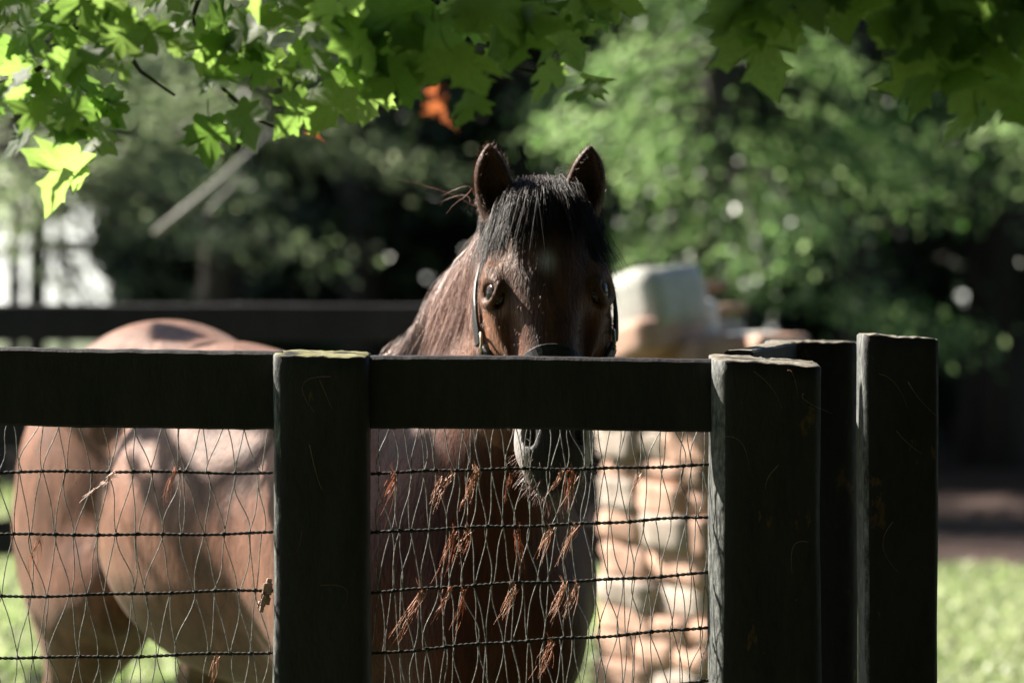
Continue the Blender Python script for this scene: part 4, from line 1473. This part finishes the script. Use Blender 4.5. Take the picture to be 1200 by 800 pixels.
tree('pine_tree', 'sunlit bright green evergreen with drooping sprays above the stone pier', 1.35, 18.0, 5.2, 2.0, 1.5, 26000, 0.046, 'needle', 1, clumps=70, droop=0.9)
tree('pine_tree', 'evergreen filling the top right corner behind the dark maple leaves', 4.6, 19.5, 5.6, 2.6, 2.5, 19000, 0.055, 'needle', 2, clumps=90, droop=0.8)
tree('broadleaf_tree', 'pale grey-green tree at the left behind the glowing maple leaves', -3.0, 17.5, 4.6, 2.0, 1.95, 22000, 0.048, 'pale_leaf', 3, trunk_r=0.06, clumps=90)
tree('broadleaf_tree', 'tree with pale glinting leaves behind the horse rump', -2.0, 19.5, 4.8, 1.8, 2.3, 19000, 0.050, 'pale_leaf', 4, clumps=75)
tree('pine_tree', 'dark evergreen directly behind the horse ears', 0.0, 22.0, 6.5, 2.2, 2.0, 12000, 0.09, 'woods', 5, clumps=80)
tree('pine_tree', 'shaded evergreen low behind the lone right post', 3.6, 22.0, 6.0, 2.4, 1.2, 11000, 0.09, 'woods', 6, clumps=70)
tree('broadleaf_tree', 'pale tree farthest left beside the bright gap in the woods', -3.35, 21.0, 4.8, 1.7, 1.5, 3600, 0.06, 'pale_leaf', 7, trunk_r=0.04, clumps=60)
# unseen tree added off to the left so its crown dapples the horse
tree('broadleaf_tree', 'unseen young tree added left of the view to dapple the sun on the horse', -3.05, 7.1, 4.5, 1.0, 2.3, 150, 0.15, 'pale_leaf', 8, trunk_r=0.05, clumps=8, group='unseen trees added for dappled shade')

for k, (px, wpx, d, lab) in enumerate(((1178, 50, 21.5, 'dark thick trunk at the right edge rising from the mulch'), (420, 46, 23.0, 'dark trunk behind the horse back, left of the ears'), (1005, 50, 21.0, 'dark slim trunk behind the lone right post'),
                                       (300, 26, 24.0, 'slim dark trunk behind the rump'), (50, 22, 21.0, 'thin dark trunk crossing the bright gap at the left'))):
    x = (px - 600) / FPX * d; rr = wpx / FPX * d / 2
    root = thing('tree', lab, 'tree', (x, d, 0), 'bare lower trunks at the edge of the woods')
    mb = MB(); mb.tube([(0.05 * math.sin(z_ * .9 + k), 0, z_) for z_ in np.linspace(-0.1, 9, 12)], np.linspace(rr * 1.15, rr * 0.55, 12), 12)
    mb.build('trunk', M['bark'], root)
    cr = np.random.default_rng(60 + k); c = cr.normal(size=(500, 3)) * [1.0, 1.0, 0.9] + [0, 0, 9]
    V, F, t = cards(c, 0.3, 70 + k)
    link('crown', mesh_np('crown', V, F, t), M['woods'], root)

# bare dead branch
db = thing('dead_branch', 'pale bare fallen branch leaning diagonally among the leaves at left', 'branch', at(185, 275, 12.5))
mb = MB()
A = at(182, 274, 12.5); B = at(262, 208, 12.6); Cc = at(320, 150, 12.7)
mb.tube([A - A, (B - A) * 0.5, B - A, Cc - A], [0.016, 0.015, 0.012, 0.006], 8)
o = mb.build('stem', M['barewood'], db); o.location = A - Vector(db.location)
mb = MB(); mb.tube([Vector((0, 0, 0)), at(255, 235, 12.6) - at(232, 262, 12.5), at(285, 205, 12.7) - at(232, 262, 12.5)], [0.007, 0.006, 0.004], 6)
o = mb.build('side_stem', M['barewood'], db); o.location = at(232, 262, 12.5) - Vector(db.location)

# far woods, one mass
rw = np.random.default_rng(50)
n = 70000
x = rw.uniform(-22, 22, n); y = rw.uniform(23, 38, n); z = rw.uniform(0, 1, n) ** 0.8 * 8
px_ = x / y
gw = fbm(np.stack([x, y, z], 1), 1.6, 88, 2)
gap = (px_ > -0.21 + 0.006 * gw) & (px_ < -0.138 - 0.008 * gw) & (z < 2.3 + 0.35 * gw) & (z > 0.3)
keepm = ~gap
C = np.stack([x, y, z], 1)[keepm]
# unseen ring of woods added right of and behind the viewpoint to cut sky light
n = 44000
an = rw.uniform(R(-175), R(35), n); rr = rw.uniform(8, 13, n)
C2 = np.stack([rr * np.cos(an) + 1.5, rr * np.sin(an) + 2, rw.uniform(0, 1, n) * 12], 1)
C = np.vstack([C, C2[(C2[:, 1] < 6)]])
V, F, t = cards(C, 0.42, 51, 1.2)
link('woods_and_shade_ring', mesh_np('woods_and_shade_ring', V, F, t), M['woods'], kind='stuff', label='dark woods closing the view behind the trees, plus an added unseen shade ring', cat='woods')
